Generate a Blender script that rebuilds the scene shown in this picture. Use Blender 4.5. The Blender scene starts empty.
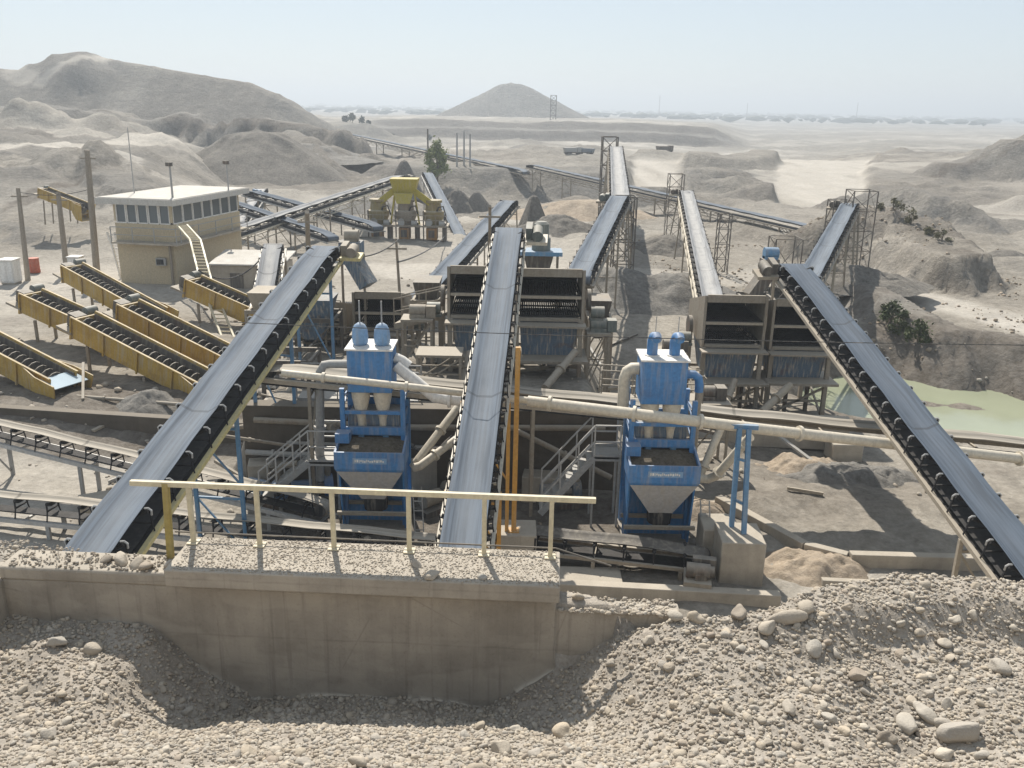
import bpy, math, random
import numpy as np
from mathutils import Vector, Matrix, Euler

random.seed(7)
rng = np.random.default_rng(11)
SC = bpy.context.scene
COL = SC.collection
R = math.radians

# ------------------------------------------------------------ camera
cam = bpy.data.cameras.new('camera')
cam.sensor_width = 36.0
cam.lens = 36.0 * 887.0 / 1024.0
cam.clip_start = 0.1
cam.clip_end = 20000
camo = bpy.data.objects.new('camera', cam)
COL.objects.link(camo)
CAMH = 12.0
CM = Matrix.Rotation(R(90 - 17.4), 3, 'X') @ Matrix.Rotation(R(1.1), 3, 'Z')
camo.matrix_world = Matrix.Translation((0, 0, CAMH)) @ CM.to_4x4()
SC.camera = camo

# ------------------------------------------------------------ sky, sun, exposure
SUN_AZ, SUN_EL = -16.0, 49.0
w = bpy.data.worlds.new('World')
SC.world = w
w.use_nodes = True
nt = w.node_tree
sky = nt.nodes.new('ShaderNodeTexSky')
sky.sky_type = 'NISHITA'
sky.sun_disc = False
sky.sun_elevation = R(SUN_EL)
sky.sun_rotation = R(SUN_AZ)
sky.altitude = 200
sky.air_density = 1.0
sky.dust_density = 0.5
sky.ozone_density = 1.0
bg = nt.nodes['Background']
hz_ = nt.nodes.new('ShaderNodeMix'); hz_.data_type = 'RGBA'; hz_.inputs[0].default_value = 0.72
nt.links.new(sky.outputs[0], hz_.inputs[6]); hz_.inputs[7].default_value = (5.0, 5.6, 6.2, 1)   # dusty air evens out the sky
nt.links.new(hz_.outputs[2], bg.inputs[0])
bg.inputs[1].default_value = 0.09
sun = bpy.data.lights.new('sun', 'SUN')
sun.energy = 5.0
sun.angle = R(0.53)
sun.color = (1.0, 0.945, 0.86)
suno = bpy.data.objects.new('sun', sun)
COL.objects.link(suno)
sd = Vector((math.sin(R(SUN_AZ)) * math.cos(R(SUN_EL)), math.cos(R(SUN_AZ)) * math.cos(R(SUN_EL)), math.sin(R(SUN_EL))))
suno.rotation_euler = sd.to_track_quat('Z', 'Y').to_euler()
suno.location = (0, 0, 60)
vs = SC.view_settings
vs.view_transform = 'Standard'
vs.look = 'None'
vs.gamma = 1
vs.use_curve_mapping = False
vs.exposure = 0.5
SC.cycles.volume_bounces = 0
SC.cycles.max_bounces = 6
SC.cycles.diffuse_bounces = 3

# ------------------------------------------------------------ helpers
def ray(px, py):
    return CM @ Vector(((px - 512) / 887.0, (384 - py) / 887.0, -1.0))
def at_y(px, py, Y):                       # the point of a sight line that lies Y metres ahead
    d = ray(px, py); return Vector((0, 0, CAMH)) + d * (Y / d.y)
def at_z(px, py, Z):
    d = ray(px, py); return Vector((0, 0, CAMH)) + d * ((Z - CAMH) / d.z)

ORG = {}
def tag(o, label=None, cat=None, group=None, kind=None):
    if label: o['label'] = label
    if cat: o['category'] = cat
    if group: o['group'] = group
    if kind: o['kind'] = kind
    return o
def thing(name, label, cat, loc, group=None):
    o = bpy.data.objects.new(name, None)
    o.empty_display_size = 0.3
    o.location = loc
    COL.objects.link(o)
    ORG[o.name] = Vector(loc)
    return tag(o, label, cat, group)
def copy_tree(o, parent=None):
    c = o.copy(); COL.objects.link(c)
    if parent is not None: c.parent = parent
    for ch in list(o.children): copy_tree(ch, c)
    return c

class MB:
    def __init__(s): s.v = []; s.f = []; s.uv = None
    def add(s, vs_, fs):
        b = len(s.v); s.v += [Vector(v) for v in vs_]; s.f += [tuple(b + i for i in f) for f in fs]; return s
    def box(s, c, size, M=None):
        x, y, z = size[0] / 2, size[1] / 2, size[2] / 2
        vs_ = [Vector((i * x, j * y, k * z)) for k in (-1, 1) for j in (-1, 1) for i in (-1, 1)]
        if M is not None: vs_ = [M @ v for v in vs_]
        c = Vector(c)
        return s.add([v + c for v in vs_], [(0, 2, 3, 1), (4, 5, 7, 6), (0, 1, 5, 4), (2, 6, 7, 3), (0, 4, 6, 2), (1, 3, 7, 5)])
    def bar(s, p0, p1, w_, h_, up=(0, 0, 1)):
        p0, p1 = Vector(p0), Vector(p1); d = p1 - p0; L = d.length
        if L < 1e-6: return s
        d.normalize(); up = Vector(up)
        if abs(d.dot(up)) > 0.98: up = Vector((0, 1, 0))
        x = d.cross(up).normalized(); n = x.cross(d).normalized()
        return s.box((p0 + p1) / 2, (w_, L, h_), Matrix((x, d, n)).transposed())
    def loft(s, rings, cap=True, closed=True):
        n = len(rings[0]); b = len(s.v)
        for r in rings: s.v += [Vector(p) for p in r]
        for i in range(len(rings) - 1):
            for j in range(n if closed else n - 1):
                k = (j + 1) % n
                s.f.append((b + i * n + j, b + i * n + k, b + (i + 1) * n + k, b + (i + 1) * n + j))
        if cap:
            s.f.append(tuple(b + j for j in range(n))[::-1])
            s.f.append(tuple(b + (len(rings) - 1) * n + j for j in range(n)))
        return s
    def tube(s, p0, p1, r0, r1=None, n=10, cap=True):
        return s.pipe([p0, p1], [r0, r0 if r1 is None else r1], n, cap)
    def pipe(s, pts, r, n=10, cap=True):
        pts = [Vector(p) for p in pts]; rs = r if isinstance(r, (list, tuple)) else [r] * len(pts)
        t0 = (pts[1] - pts[0]).normalized()
        x = t0.orthogonal().normalized(); rings = []
        for i, p in enumerate(pts):
            if i == 0: t = t0
            elif i == len(pts) - 1: t = (pts[i] - pts[i - 1]).normalized()
            else: t = ((pts[i] - pts[i - 1]).normalized() + (pts[i + 1] - pts[i]).normalized()).normalized()
            x = (x - t * x.dot(t)).normalized(); y = t.cross(x)
            rings.append([p + (x * math.cos(a) + y * math.sin(a)) * rs[i] for a in [2 * math.pi * k / n for k in range(n)]])
        return s.loft(rings, cap)
    def lathe(s, prof, o=(0, 0, 0), n=14, cap=True):
        o = Vector(o)
        return s.loft([[o + Vector((r * math.cos(a), r * math.sin(a), z)) for a in [2 * math.pi * k / n for k in range(n)]] for r, z in prof], cap)
    def frustum(s, c0, w0, d0, c1, w1, d1):
        def q(c, w_, d_):
            c = Vector(c); return [c + Vector((i * w_ / 2, j * d_ / 2, 0)) for i, j in ((-1, -1), (1, -1), (1, 1), (-1, 1))]
        return s.loft([q(c0, w0, d0), q(c1, w1, d1)])
    def plate(s, pts, th, nrm):               # a polygon with thickness
        nrm = Vector(nrm).normalized() * th
        return s.loft([[Vector(p) for p in pts], [Vector(p) + nrm for p in pts]])
    def build(s, name, m, parent=None, smooth=True, bevel=0):
        me = bpy.data.meshes.new(name)
        og = ORG.get(parent.name, Vector()) if parent is not None else Vector()
        me.from_pydata([v - og for v in s.v], [], s.f)
        if s.uv:
            ul = me.uv_layers.new(name='UVMap')
            for li, l in enumerate(me.loops): ul.data[li].uv = s.uv[l.vertex_index]
        me.materials.append(m)
        if smooth:
            me.shade_smooth(); me.set_sharp_from_angle(angle=0.6)
        me.update()
        o = bpy.data.objects.new(name, me)
        COL.objects.link(o)
        if parent is not None:
            o.parent = parent; ORG[o.name] = og
        if bevel:
            b = o.modifiers.new('bevel', 'BEVEL'); b.width = bevel; b.segments = 2; b.limit_method = 'ANGLE'
        return o

def np_mesh(name, V, F, m, parent=None, smooth=True):
    me = bpy.data.meshes.new(name)
    V = np.asarray(V, np.float32); F = np.asarray(F, np.int32)
    k = F.shape[1]
    me.vertices.add(len(V)); me.vertices.foreach_set('co', V.ravel())
    me.loops.add(F.size); me.loops.foreach_set('vertex_index', F.ravel())
    me.polygons.add(len(F)); me.polygons.foreach_set('loop_start', np.arange(0, F.size, k, dtype=np.int32))
    me.polygons.foreach_set('loop_total', np.full(len(F), k, np.int32))
    if smooth: me.polygons.foreach_set('use_smooth', np.ones(len(F), bool))
    me.update(calc_edges=True); me.validate()
    me.materials.append(m)
    o = bpy.data.objects.new(name, me); COL.objects.link(o)
    if parent is not None: o.parent = parent
    return o

# ------------------------------------------------------------ numpy noise
_lat = rng.random((256, 256))
def vnoise(x, y):
    xi = np.floor(x).astype(int); yi = np.floor(y).astype(int)
    fx = x - xi; fy = y - yi
    fx = fx * fx * fx * (fx * (fx * 6 - 15) + 10); fy = fy * fy * fy * (fy * (fy * 6 - 15) + 10)
    g = lambda a, b: _lat[a & 255, b & 255]
    return ((g(xi, yi) * (1 - fx) + g(xi + 1, yi) * fx) * (1 - fy) + (g(xi, yi + 1) * (1 - fx) + g(xi + 1, yi + 1) * fx) * fy) * 2 - 1
def fbm(x, y, o=4, s=1.0, ox=0.0):
    t = np.zeros_like(np.asarray(x, float)); a = 1.0; f = 1.0 / s
    for i in range(o):
        t += a * vnoise(x * f + 17.3 * i + ox, y * f - 9.1 * i + ox); a *= 0.5; f *= 2.03
    return t
def sst(a, b, x):
    t = np.clip((x - a) / (b - a), 0, 1); return t * t * (3 - 2 * t)

# ------------------------------------------------------------ materials
def nodes(name):
    m = bpy.data.materials.new(name); m.use_nodes = True
    t = m.node_tree; return m, t, t.nodes['Principled BSDF']
def N(t, ty, **kw):
    n = t.nodes.new(ty)
    for k, v in kw.items():
        if k.startswith('i_'):
            key = k[2:]; n.inputs[int(key) if key.isdigit() else key].default_value = v
        else: setattr(n, k, v)
    return n
def mixc(t, fac, a, b, mode='MIX'):
    n = t.nodes.new('ShaderNodeMix'); n.data_type = 'RGBA'; n.blend_type = mode
    for s_, v in ((n.inputs[0], fac), (n.inputs[6], a), (n.inputs[7], b)):
        if isinstance(v, (int, float)): s_.default_value = v
        elif isinstance(v, tuple): s_.default_value = (*v, 1)
        else: t.links.new(v, s_)
    return n.outputs[2]
def ramp(t, src, a, b, va=0.0, vb=1.0):
    n = N(t, 'ShaderNodeMapRange'); n.inputs[1].default_value = a; n.inputs[2].default_value = b
    n.inputs[3].default_value = va; n.inputs[4].default_value = vb
    t.links.new(src, n.inputs[0]); return n.outputs[0]
def noise(t, scale, detail=4, vec=None, rough=0.6):
    n = N(t, 'ShaderNodeTexNoise'); n.inputs['Scale'].default_value = scale; n.inputs['Detail'].default_value = detail
    n.inputs['Roughness'].default_value = rough
    if vec is not None: t.links.new(vec, n.inputs['Vector'])
    return n.outputs[0]
def mth(t, op, a, b=0.0):
    n = N(t, 'ShaderNodeMath', operation=op)
    for i, v in enumerate((a, b)):
        if isinstance(v, (int, float)): n.inputs[i].default_value = v
        else: t.links.new(v, n.inputs[i])
    return n.outputs[0]
def scaled_pos(t, s):
    g = N(t, 'ShaderNodeTexCoord'); mp = N(t, 'ShaderNodeMapping'); mp.inputs['Scale'].default_value = s
    t.links.new(g.outputs['Object'], mp.inputs[0]); return mp.outputs[0]
DUST = (0.39, 0.345, 0.28)
def painted(name, col, dust=0.5, rough=0.6, metal=0.0, sc=1.3, streak=0.35, rust=0.0, spec=0.35):
    m, t, p = nodes(name)
    v = scaled_pos(t, (1, 1, 1)); vz = scaled_pos(t, (5, 5, 0.5))
    n1 = noise(t, sc, 6, v); n2 = noise(t, sc * 1.1, 5, vz); n3 = noise(t, sc * 9, 3, v)
    c = mixc(t, ramp(t, n3, 0.3, 0.7), tuple(x * 0.85 for x in col), tuple(min(1, x * 1.12) for x in col))
    if rust: c = mixc(t, mth(t, 'MULTIPLY', ramp(t, n1, 0.52, 0.66), rust), c, (0.17, 0.085, 0.045))
    c = mixc(t, mth(t, 'MULTIPLY', ramp(t, n2, 0.48, 0.68), streak), c, DUST)
    g = N(t, 'ShaderNodeNewGeometry'); sp = N(t, 'ShaderNodeSeparateXYZ'); t.links.new(g.outputs['Normal'], sp.inputs[0])
    up = ramp(t, sp.outputs[2], 0.15, 0.9)
    f = mth(t, 'MULTIPLY', mth(t, 'MULTIPLY', up, ramp(t, n1, 0.25, 0.6, 0.45, 1.0)), dust)
    c = mixc(t, f, c, DUST)
    t.links.new(c, p.inputs['Base Color'])
    t.links.new(ramp(t, n1, 0.3, 0.7, rough - 0.1, min(1, rough + 0.2)), p.inputs['Roughness'])
    p.inputs['Metallic'].default_value = metal
    p.inputs['Specular IOR Level'].default_value = spec
    return m
def earth(name, c1, c2, c3, s=0.5, bump=0.6, bs=6.0, attr=False, dist=0.12, big=0.0):
    m, t, p = nodes(name)
    v = scaled_pos(t, (1, 1, 1))
    a = noise(t, s, 8, v, 0.62); b = noise(t, s * 6, 8, v, 0.7); d = noise(t, bs, 6, v, 0.75)
    c = mixc(t, ramp(t, a, 0.35, 0.65), c1, c2)
    c = mixc(t, mth(t, 'MULTIPLY', ramp(t, b, 0.45, 0.72), 0.7), c, c3)
    lg = noise(t, s * 2.2, 10, v, .78); c = mixc(t, ramp(t, lg, .44, .60, 0, .6), c, tuple(x * .66 for x in c3))
    vs_ = scaled_pos(t, (1, .12, .18)); st = noise(t, max(s * 9, .9), 8, vs_, .7)
    c = mixc(t, mth(t, 'MULTIPLY', ramp(t, st, .45, .66), .38), c, tuple(x * .62 for x in c3))
    if attr:
        at = N(t, 'ShaderNodeAttribute', attribute_name='ground_kind')
        se = N(t, 'ShaderNodeSeparateColor'); t.links.new(at.outputs['Color'], se.inputs[0])
        wob = ramp(t, lg, 0.38, 0.62, 0.62, 1.0)
        c = mixc(t, mth(t, 'MULTIPLY', se.outputs[0], wob), c, (0.16, 0.152, 0.138))     # crushed grey spoil
        c = mixc(t, mth(t, 'MULTIPLY', se.outputs[1], wob), c, (0.49, 0.45, 0.39))      # pale haul road
        c = mixc(t, mth(t, 'MULTIPLY', se.outputs[2], wob), c, (0.10, 0.08, 0.06))      # muddy wet soil, brown banks and painted shade
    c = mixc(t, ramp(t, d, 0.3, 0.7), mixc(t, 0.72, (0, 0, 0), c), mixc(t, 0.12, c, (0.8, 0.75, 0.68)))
    t.links.new(c, p.inputs['Base Color'])
    p.inputs['Roughness'].default_value = 0.95
    p.inputs['Specular IOR Level'].default_value = 0.15
    bm_ = N(t, 'ShaderNodeBump'); bm_.inputs['Strength'].default_value = bump; bm_.inputs['Distance'].default_value = dist
    t.links.new(mth(t, 'ADD', mth(t, 'ADD', d, mth(t, 'MULTIPLY', b, 1.5)), mth(t, 'MULTIPLY', mth(t, 'MULTIPLY', noise(t, 0.45, 10, v, .74), big), at.outputs['Alpha'] if attr else 1.0)), bm_.inputs['Height'])
    t.links.new(bm_.outputs[0], p.inputs['Normal'])
    return m
M = {}
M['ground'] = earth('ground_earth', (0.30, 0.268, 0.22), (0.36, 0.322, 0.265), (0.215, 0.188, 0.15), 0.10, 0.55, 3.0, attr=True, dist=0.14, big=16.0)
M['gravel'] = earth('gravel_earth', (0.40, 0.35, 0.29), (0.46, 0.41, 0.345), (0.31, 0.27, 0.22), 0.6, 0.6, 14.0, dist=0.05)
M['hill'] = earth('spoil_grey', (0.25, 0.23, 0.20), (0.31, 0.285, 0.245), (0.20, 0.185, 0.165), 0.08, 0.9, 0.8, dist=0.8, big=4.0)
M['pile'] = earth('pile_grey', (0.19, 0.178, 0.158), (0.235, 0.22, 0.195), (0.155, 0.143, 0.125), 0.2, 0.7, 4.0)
M['pile_dark'] = earth('pile_dark', (0.15, 0.135, 0.115), (0.20, 0.18, 0.15), (0.12, 0.11, 0.095), 0.3, 0.7, 4.0)
M['pile_tan'] = earth('pile_tan', (0.38, 0.30, 0.215), (0.42, 0.34, 0.25), (0.33, 0.26, 0.19), 0.2, 0.6, 4.0)
def concrete(name, col, dust=0.4, joints=False):
    m, t, p = nodes(name)
    v = scaled_pos(t, (1, 1, 1)); vz = scaled_pos(t, (3.5, 3.5, 0.35)); vh = scaled_pos(t, (0.3, 0.3, 2.2))
    a = noise(t, 1.1, 8, v, 0.65); b = noise(t, 1.0, 6, vz); d = noise(t, 22, 5, v); h_ = noise(t, 1.2, 3, vh)
    c = mixc(t, ramp(t, a, 0.3, 0.7), tuple(x * 0.72 for x in col), tuple(x * 1.15 for x in col))
    c = mixc(t, mth(t, 'MULTIPLY', ramp(t, b, 0.5, 0.7), 0.35), c, tuple(x * 0.55 for x in col))
    c = mixc(t, mth(t, 'MULTIPLY', ramp(t, h_, 0.5, 0.62), 0.22), c, tuple(x * 1.3 for x in col))
    c = mixc(t, mth(t, 'MULTIPLY', ramp(t, d, 0.55, 0.75), 0.35), c, tuple(x * 0.5 for x in col))
    jn = None
    if joints:
        so = N(t, 'ShaderNodeSeparateXYZ'); t.links.new(v, so.inputs[0])
        wob = mth(t, 'MULTIPLY', mth(t, 'SUBTRACT', noise(t, 3.0, 3, v), .5), .05)
        def line(src, per, off, wd):
            f_ = mth(t, 'FRACT', mth(t, 'DIVIDE', mth(t, 'ADD', mth(t, 'ADD', src, wob), off), per))
            return ramp(t, mth(t, 'ABSOLUTE', mth(t, 'SUBTRACT', f_, .5)), wd / per, wd / per * 2.2, 1, 0)
        jn = mth(t, 'MAXIMUM', line(so.outputs[0], 2.44, .3, .008), line(so.outputs[2], 1.05, .13, .009))
        cr_ = N(t, 'ShaderNodeTexVoronoi', feature='DISTANCE_TO_EDGE'); cr_.inputs['Scale'].default_value = .55; t.links.new(v, cr_.inputs['Vector'])
        ck = mth(t, 'MULTIPLY', ramp(t, cr_.outputs[0], .002, .008, 1, 0), ramp(t, a, .5, .6))
        pa = ramp(t, noise(t, .9, 2, scaled_pos(t, (.8, .8, 1.6))), .56, .60)
        c = mixc(t, mth(t, 'MULTIPLY', pa, .35), c, tuple(x * 1.25 for x in col))
        c = mixc(t, mth(t, 'MULTIPLY', ramp(t, noise(t, 1.3, 4, scaled_pos(t, (6, 6, .25))), .58, .74), .5), c, tuple(x * .42 for x in col))
        c = mixc(t, mth(t, 'MULTIPLY', mth(t, 'MAXIMUM', mth(t, 'MULTIPLY', jn, ramp(t, b, .35, .65, .25, 1)), ck), .26), c, tuple(x * .4 for x in col))
    g = N(t, 'ShaderNodeNewGeometry'); sp = N(t, 'ShaderNodeSeparateXYZ'); t.links.new(g.outputs['Normal'], sp.inputs[0])
    c = mixc(t, mth(t, 'MULTIPLY', ramp(t, sp.outputs[2], 0.3, 0.9), dust), c, DUST)
    t.links.new(c, p.inputs['Base Color']); p.inputs['Roughness'].default_value = 0.9
    p.inputs['Specular IOR Level'].default_value = 0.2
    bm_ = N(t, 'ShaderNodeBump'); bm_.inputs['Strength'].default_value = 0.35; bm_.inputs['Distance'].default_value = 0.03
    t.links.new(mth(t, 'ADD', d, a), bm_.inputs['Height']); t.links.new(bm_.outputs[0], p.inputs['Normal'])
    return m
M['concrete'] = concrete('concrete', (0.40, 0.355, 0.29))
M['concrete_wall'] = concrete('cast_concrete', (0.37, 0.33, 0.275), joints=True)
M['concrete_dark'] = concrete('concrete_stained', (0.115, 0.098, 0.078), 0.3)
def belt_mat(name, col, load, amt):
    m, t, p = nodes(name)
    uv = N(t, 'ShaderNodeUVMap'); mp = N(t, 'ShaderNodeMapping'); mp.inputs['Scale'].default_value = (9, 0.25, 1)
    t.links.new(uv.outputs[0], mp.inputs[0])
    mp2 = N(t, 'ShaderNodeMapping'); mp2.inputs['Scale'].default_value = (2.0, 1.3, 1); t.links.new(uv.outputs[0], mp2.inputs[0])
    st = noise(t, 1.6, 5, mp.outputs[0], 0.55); bl = noise(t, 1.0, 5, mp2.outputs[0])
    c = mixc(t, ramp(t, st, 0.38, 0.62), tuple(x * 0.72 for x in col), tuple(x * 1.25 for x in col))
    sp = N(t, 'ShaderNodeSeparateXYZ'); t.links.new(uv.outputs[0], sp.inputs[0])
    ctr = ramp(t, mth(t, 'ABSOLUTE', mth(t, 'SUBTRACT', sp.outputs[0], 0.5)), 0.36, 0.16)
    f = mth(t, 'MULTIPLY', mth(t, 'MULTIPLY', ctr, ramp(t, bl, 0.3, 0.65, 0.35, 1.0)), amt)
    c = mixc(t, f, c, load)
    seam = ramp(t, mth(t, 'ABSOLUTE', mth(t, 'SUBTRACT', mth(t, 'FRACT', mth(t, 'MULTIPLY', sp.outputs[1], 0.171)), 0.5)), 0.006, 0.010, 0.6, 0.0)
    c = mixc(t, mth(t, 'MULTIPLY', seam, 0.7), c, (0.03, 0.03, 0.03))
    t.links.new(c, p.inputs['Base Color'])
    t.links.new(ramp(t, st, 0.3, 0.7, 0.7, 0.85), p.inputs['Roughness'])
    p.inputs['Specular IOR Level'].default_value = 0.15
    return m
M['belt'] = belt_mat('belt_rubber', (0.122, 0.142, 0.168), (0.175, 0.192, 0.21), 0.6)
M['belt_blue'] = belt_mat('belt_rubber_dark', (0.085, 0.105, 0.132), (0.115, 0.13, 0.152), 0.5)
M['belt_pale'] = belt_mat('belt_rubber_dusty', (0.23, 0.232, 0.235), (0.40, 0.385, 0.36), 0.9)
M['shaded_black'] = painted('shaded_rubber_black', (0.02, 0.02, 0.022), 0.08, 0.85, streak=0.05)  # near-black: shade of gaps and interiors is put into this tone
M['belt_sand'] = belt_mat('belt_sandy', (0.30, 0.27, 0.225), (0.40, 0.36, 0.30), 0.9)
M['rubber'] = painted('black_rubber', (0.022, 0.022, 0.024), 0.35, 0.8)
M['steel_dusty'] = painted('dusty_steel', (0.27, 0.235, 0.185), 0.7, 0.75, rust=0.25)
M['steel_dark'] = painted('dark_steel', (0.10, 0.09, 0.078), 0.55, 0.7, rust=0.4)
M['steel_grey'] = painted('grey_steel', (0.33, 0.33, 0.32), 0.5, 0.55)
M['galv'] = painted('galvanised', (0.45, 0.45, 0.44), 0.35, 0.45, metal=0.3)
M['straw'] = painted('straw_paint', (0.62, 0.52, 0.24), 0.3, 0.6, rust=0.1)
M['cream'] = painted('cream_paint', (0.62, 0.55, 0.38), 0.35, 0.55, rust=0.08)
M['pipe_cream'] = painted('pipe_cream', (0.60, 0.54, 0.43), 0.35, 0.5)
M['olive'] = painted('yellow_olive', (0.36, 0.28, 0.085), 0.3, 0.55, rust=0.1)
M['olive_dusty'] = painted('olive_dusty', (0.25, 0.20, 0.09), 0.6, 0.7, streak=.5, rust=.3)
M['orange_dirty'] = painted('dirty_orange', (0.33, 0.17, 0.05), 0.4, 0.7, streak=.6, rust=.6)
M['orange'] = painted('orange_paint', (0.50, 0.26, 0.055), 0.25, 0.55, rust=0.1)
M['yellow'] = painted('yellow_paint', (0.44, 0.29, 0.065), 0.65, 0.65, streak=0.6, rust=0.3)
M['yellow_crusher'] = painted('crusher_yellow', (0.36, 0.29, 0.03), 0.3, 0.6, streak=0.25)
M['blue'] = painted('blue_paint', (0.05, 0.19, 0.42), 0.45, 0.5, streak=0.38, rust=.18, spec=0.5)
M['blue_pale'] = painted('pale_blue_paint', (0.20, 0.34, 0.52), 0.5, 0.5)
M['blue_leg'] = painted('steel_blue_paint', (0.10, 0.22, 0.36), 0.4, 0.5, streak=0.3)
M['blue_old'] = painted('worn_blue_paint', (0.105, 0.15, 0.20), 0.6, 0.75, sc=2.2, streak=0.9, rust=0.5)
M['white'] = painted('white_paint', (0.72, 0.70, 0.66), 0.3, 0.5)
M['worn_grey'] = painted('worn_bare_steel', (0.40, 0.39, 0.38), 0.3, 0.7, streak=.5)
M['sandy_metal'] = painted('sandy_coated_steel', (0.36, 0.31, 0.24), 0.5, 0.8)
M['plaster'] = painted('cream_plaster', (0.50, 0.42, 0.29), 0.3, 0.9, streak=0.3, spec=0.1)
M['roofing'] = painted('roof_sheet', (0.50, 0.48, 0.44), 0.4, 0.8)
M['wood_pole'] = painted('pole_wood', (0.26, 0.225, 0.18), 0.2, 0.9)
M['red'] = painted('faded_red', (0.42, 0.10, 0.05), 0.2, 0.6)
M['motor_green'] = painted('motor_grey_green', (0.13, 0.15, 0.14), 0.6, 0.6)
M['screw'] = painted('screw_steel', (0.085, 0.078, 0.07), 0.5, 0.7)
M['wire'] = painted('cable_black', (0.05, 0.05, 0.05), 0.0, 0.6)
M['wet_sand'] = earth('wet_sand', (0.085, 0.065, 0.04), (0.11, 0.085, 0.05), (0.07, 0.052, 0.032), 1.0, 0.4, 12.0, dist=0.03)
def mk_glass():
    m, t, p = nodes('window_glass'); p.inputs['Base Color'].default_value = (0.10, 0.115, 0.12, 1)
    p.inputs['Roughness'].default_value = 0.12; p.inputs['Specular IOR Level'].default_value = 0.8; return m
M['glass'] = mk_glass()
def mk_water(name, col, r):
    m, t, p = nodes(name); v = scaled_pos(t, (1, 1, 1)); a = noise(t, 0.25, 4, v)
    c = mixc(t, ramp(t, a, 0.35, 0.65), col, tuple(x * 1.15 for x in col)); t.links.new(c, p.inputs['Base Color'])
    p.inputs['Roughness'].default_value = r; p.inputs['Specular IOR Level'].default_value = 0.4
    b = N(t, 'ShaderNodeBump'); b.inputs['Strength'].default_value = 0.08; b.inputs['Distance'].default_value = 0.02
    t.links.new(noise(t, 5, 3, v), b.inputs['Height']); t.links.new(b.outputs[0], p.inputs['Normal']); return m
M['water'] = mk_water('pond_water', (0.25, 0.265, 0.18), 0.10)
M['water_pale'] = mk_water('basin_water', (0.35, 0.42, 0.46), 0.1)
def mk_leaf(name, c):
    m, t, p = nodes(name); v = scaled_pos(t, (1, 1, 1))
    cc = mixc(t, ramp(t, noise(t, 3.0, 3, v), 0.3, 0.7), tuple(x * 0.6 for x in c), tuple(x * 1.4 for x in c))
    t.links.new(cc, p.inputs['Base Color']); p.inputs['Roughness'].default_value = 0.7; p.inputs['Specular IOR Level'].default_value = 0.2; return m
M['leaf'] = mk_leaf('leaf_green', (0.085, 0.125, 0.035))
M['leaf_dry'] = mk_leaf('leaf_dry_olive', (0.16, 0.145, 0.085))
M['leaf_pale'] = mk_leaf('leaf_pale_green', (0.17, 0.20, 0.06))
M['leaf_dark'] = mk_leaf('leaf_olive', (0.075, 0.09, 0.038))
M['leaf_far'] = mk_leaf('leaf_far', (0.05, 0.065, 0.04))
M['bark'] = painted('bark', (0.13, 0.10, 0.07), 0.2, 0.9)
def mk_stone():
    m, t, p = nodes('river_stone')
    at = N(t, 'ShaderNodeAttribute', attribute_name='stone_tone')
    oi = N(t, 'ShaderNodeObjectInfo')
    v = scaled_pos(t, (1, 1, 1)); a = noise(t, 4, 6, v); d = noise(t, 40, 4, v)
    tone = mth(t, 'FRACT', mth(t, 'ADD', at.outputs['Fac'], mth(t, 'MULTIPLY', oi.outputs['Random'], 0.999)))
    cr = N(t, 'ShaderNodeValToRGB'); t.links.new(tone, cr.inputs[0]); e = cr.color_ramp.elements
    e[0].position = 0; e[0].color = (0.20, 0.172, 0.14, 1); e[1].position = 1; e[1].color = (0.47, 0.42, 0.345, 1)
    for ps, cl in ((0.3, (0.38, 0.325, 0.25, 1)), (0.12, (0.30, 0.25, 0.20, 1)), (0.5, (0.32, 0.295, 0.26, 1)), (0.7, (0.44, 0.37, 0.28, 1)), (0.85, (0.35, 0.325, 0.285, 1))):
        q = e.new(ps); q.color = cl
    c = mixc(t, mth(t, 'MULTIPLY', ramp(t, a, 0.35, 0.65), 0.5), cr.outputs[0], (0.41, 0.36, 0.29))
    c = mixc(t, mth(t, 'MULTIPLY', ramp(t, d, 0.5, 0.75), 0.3), c, (0.20, 0.17, 0.14))
    t.links.new(c, p.inputs['Base Color']); p.inputs['Roughness'].default_value = 0.9; p.inputs['Specular IOR Level'].default_value = 0.2
    b = N(t, 'ShaderNodeBump'); b.inputs['Strength'].default_value = 0.5; b.inputs['Distance'].default_value = 0.02
    t.links.new(mth(t, 'ADD', a, d), b.inputs['Height']); t.links.new(b.outputs[0], p.inputs['Normal'])
    return m
M['stone'] = mk_stone()

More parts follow.
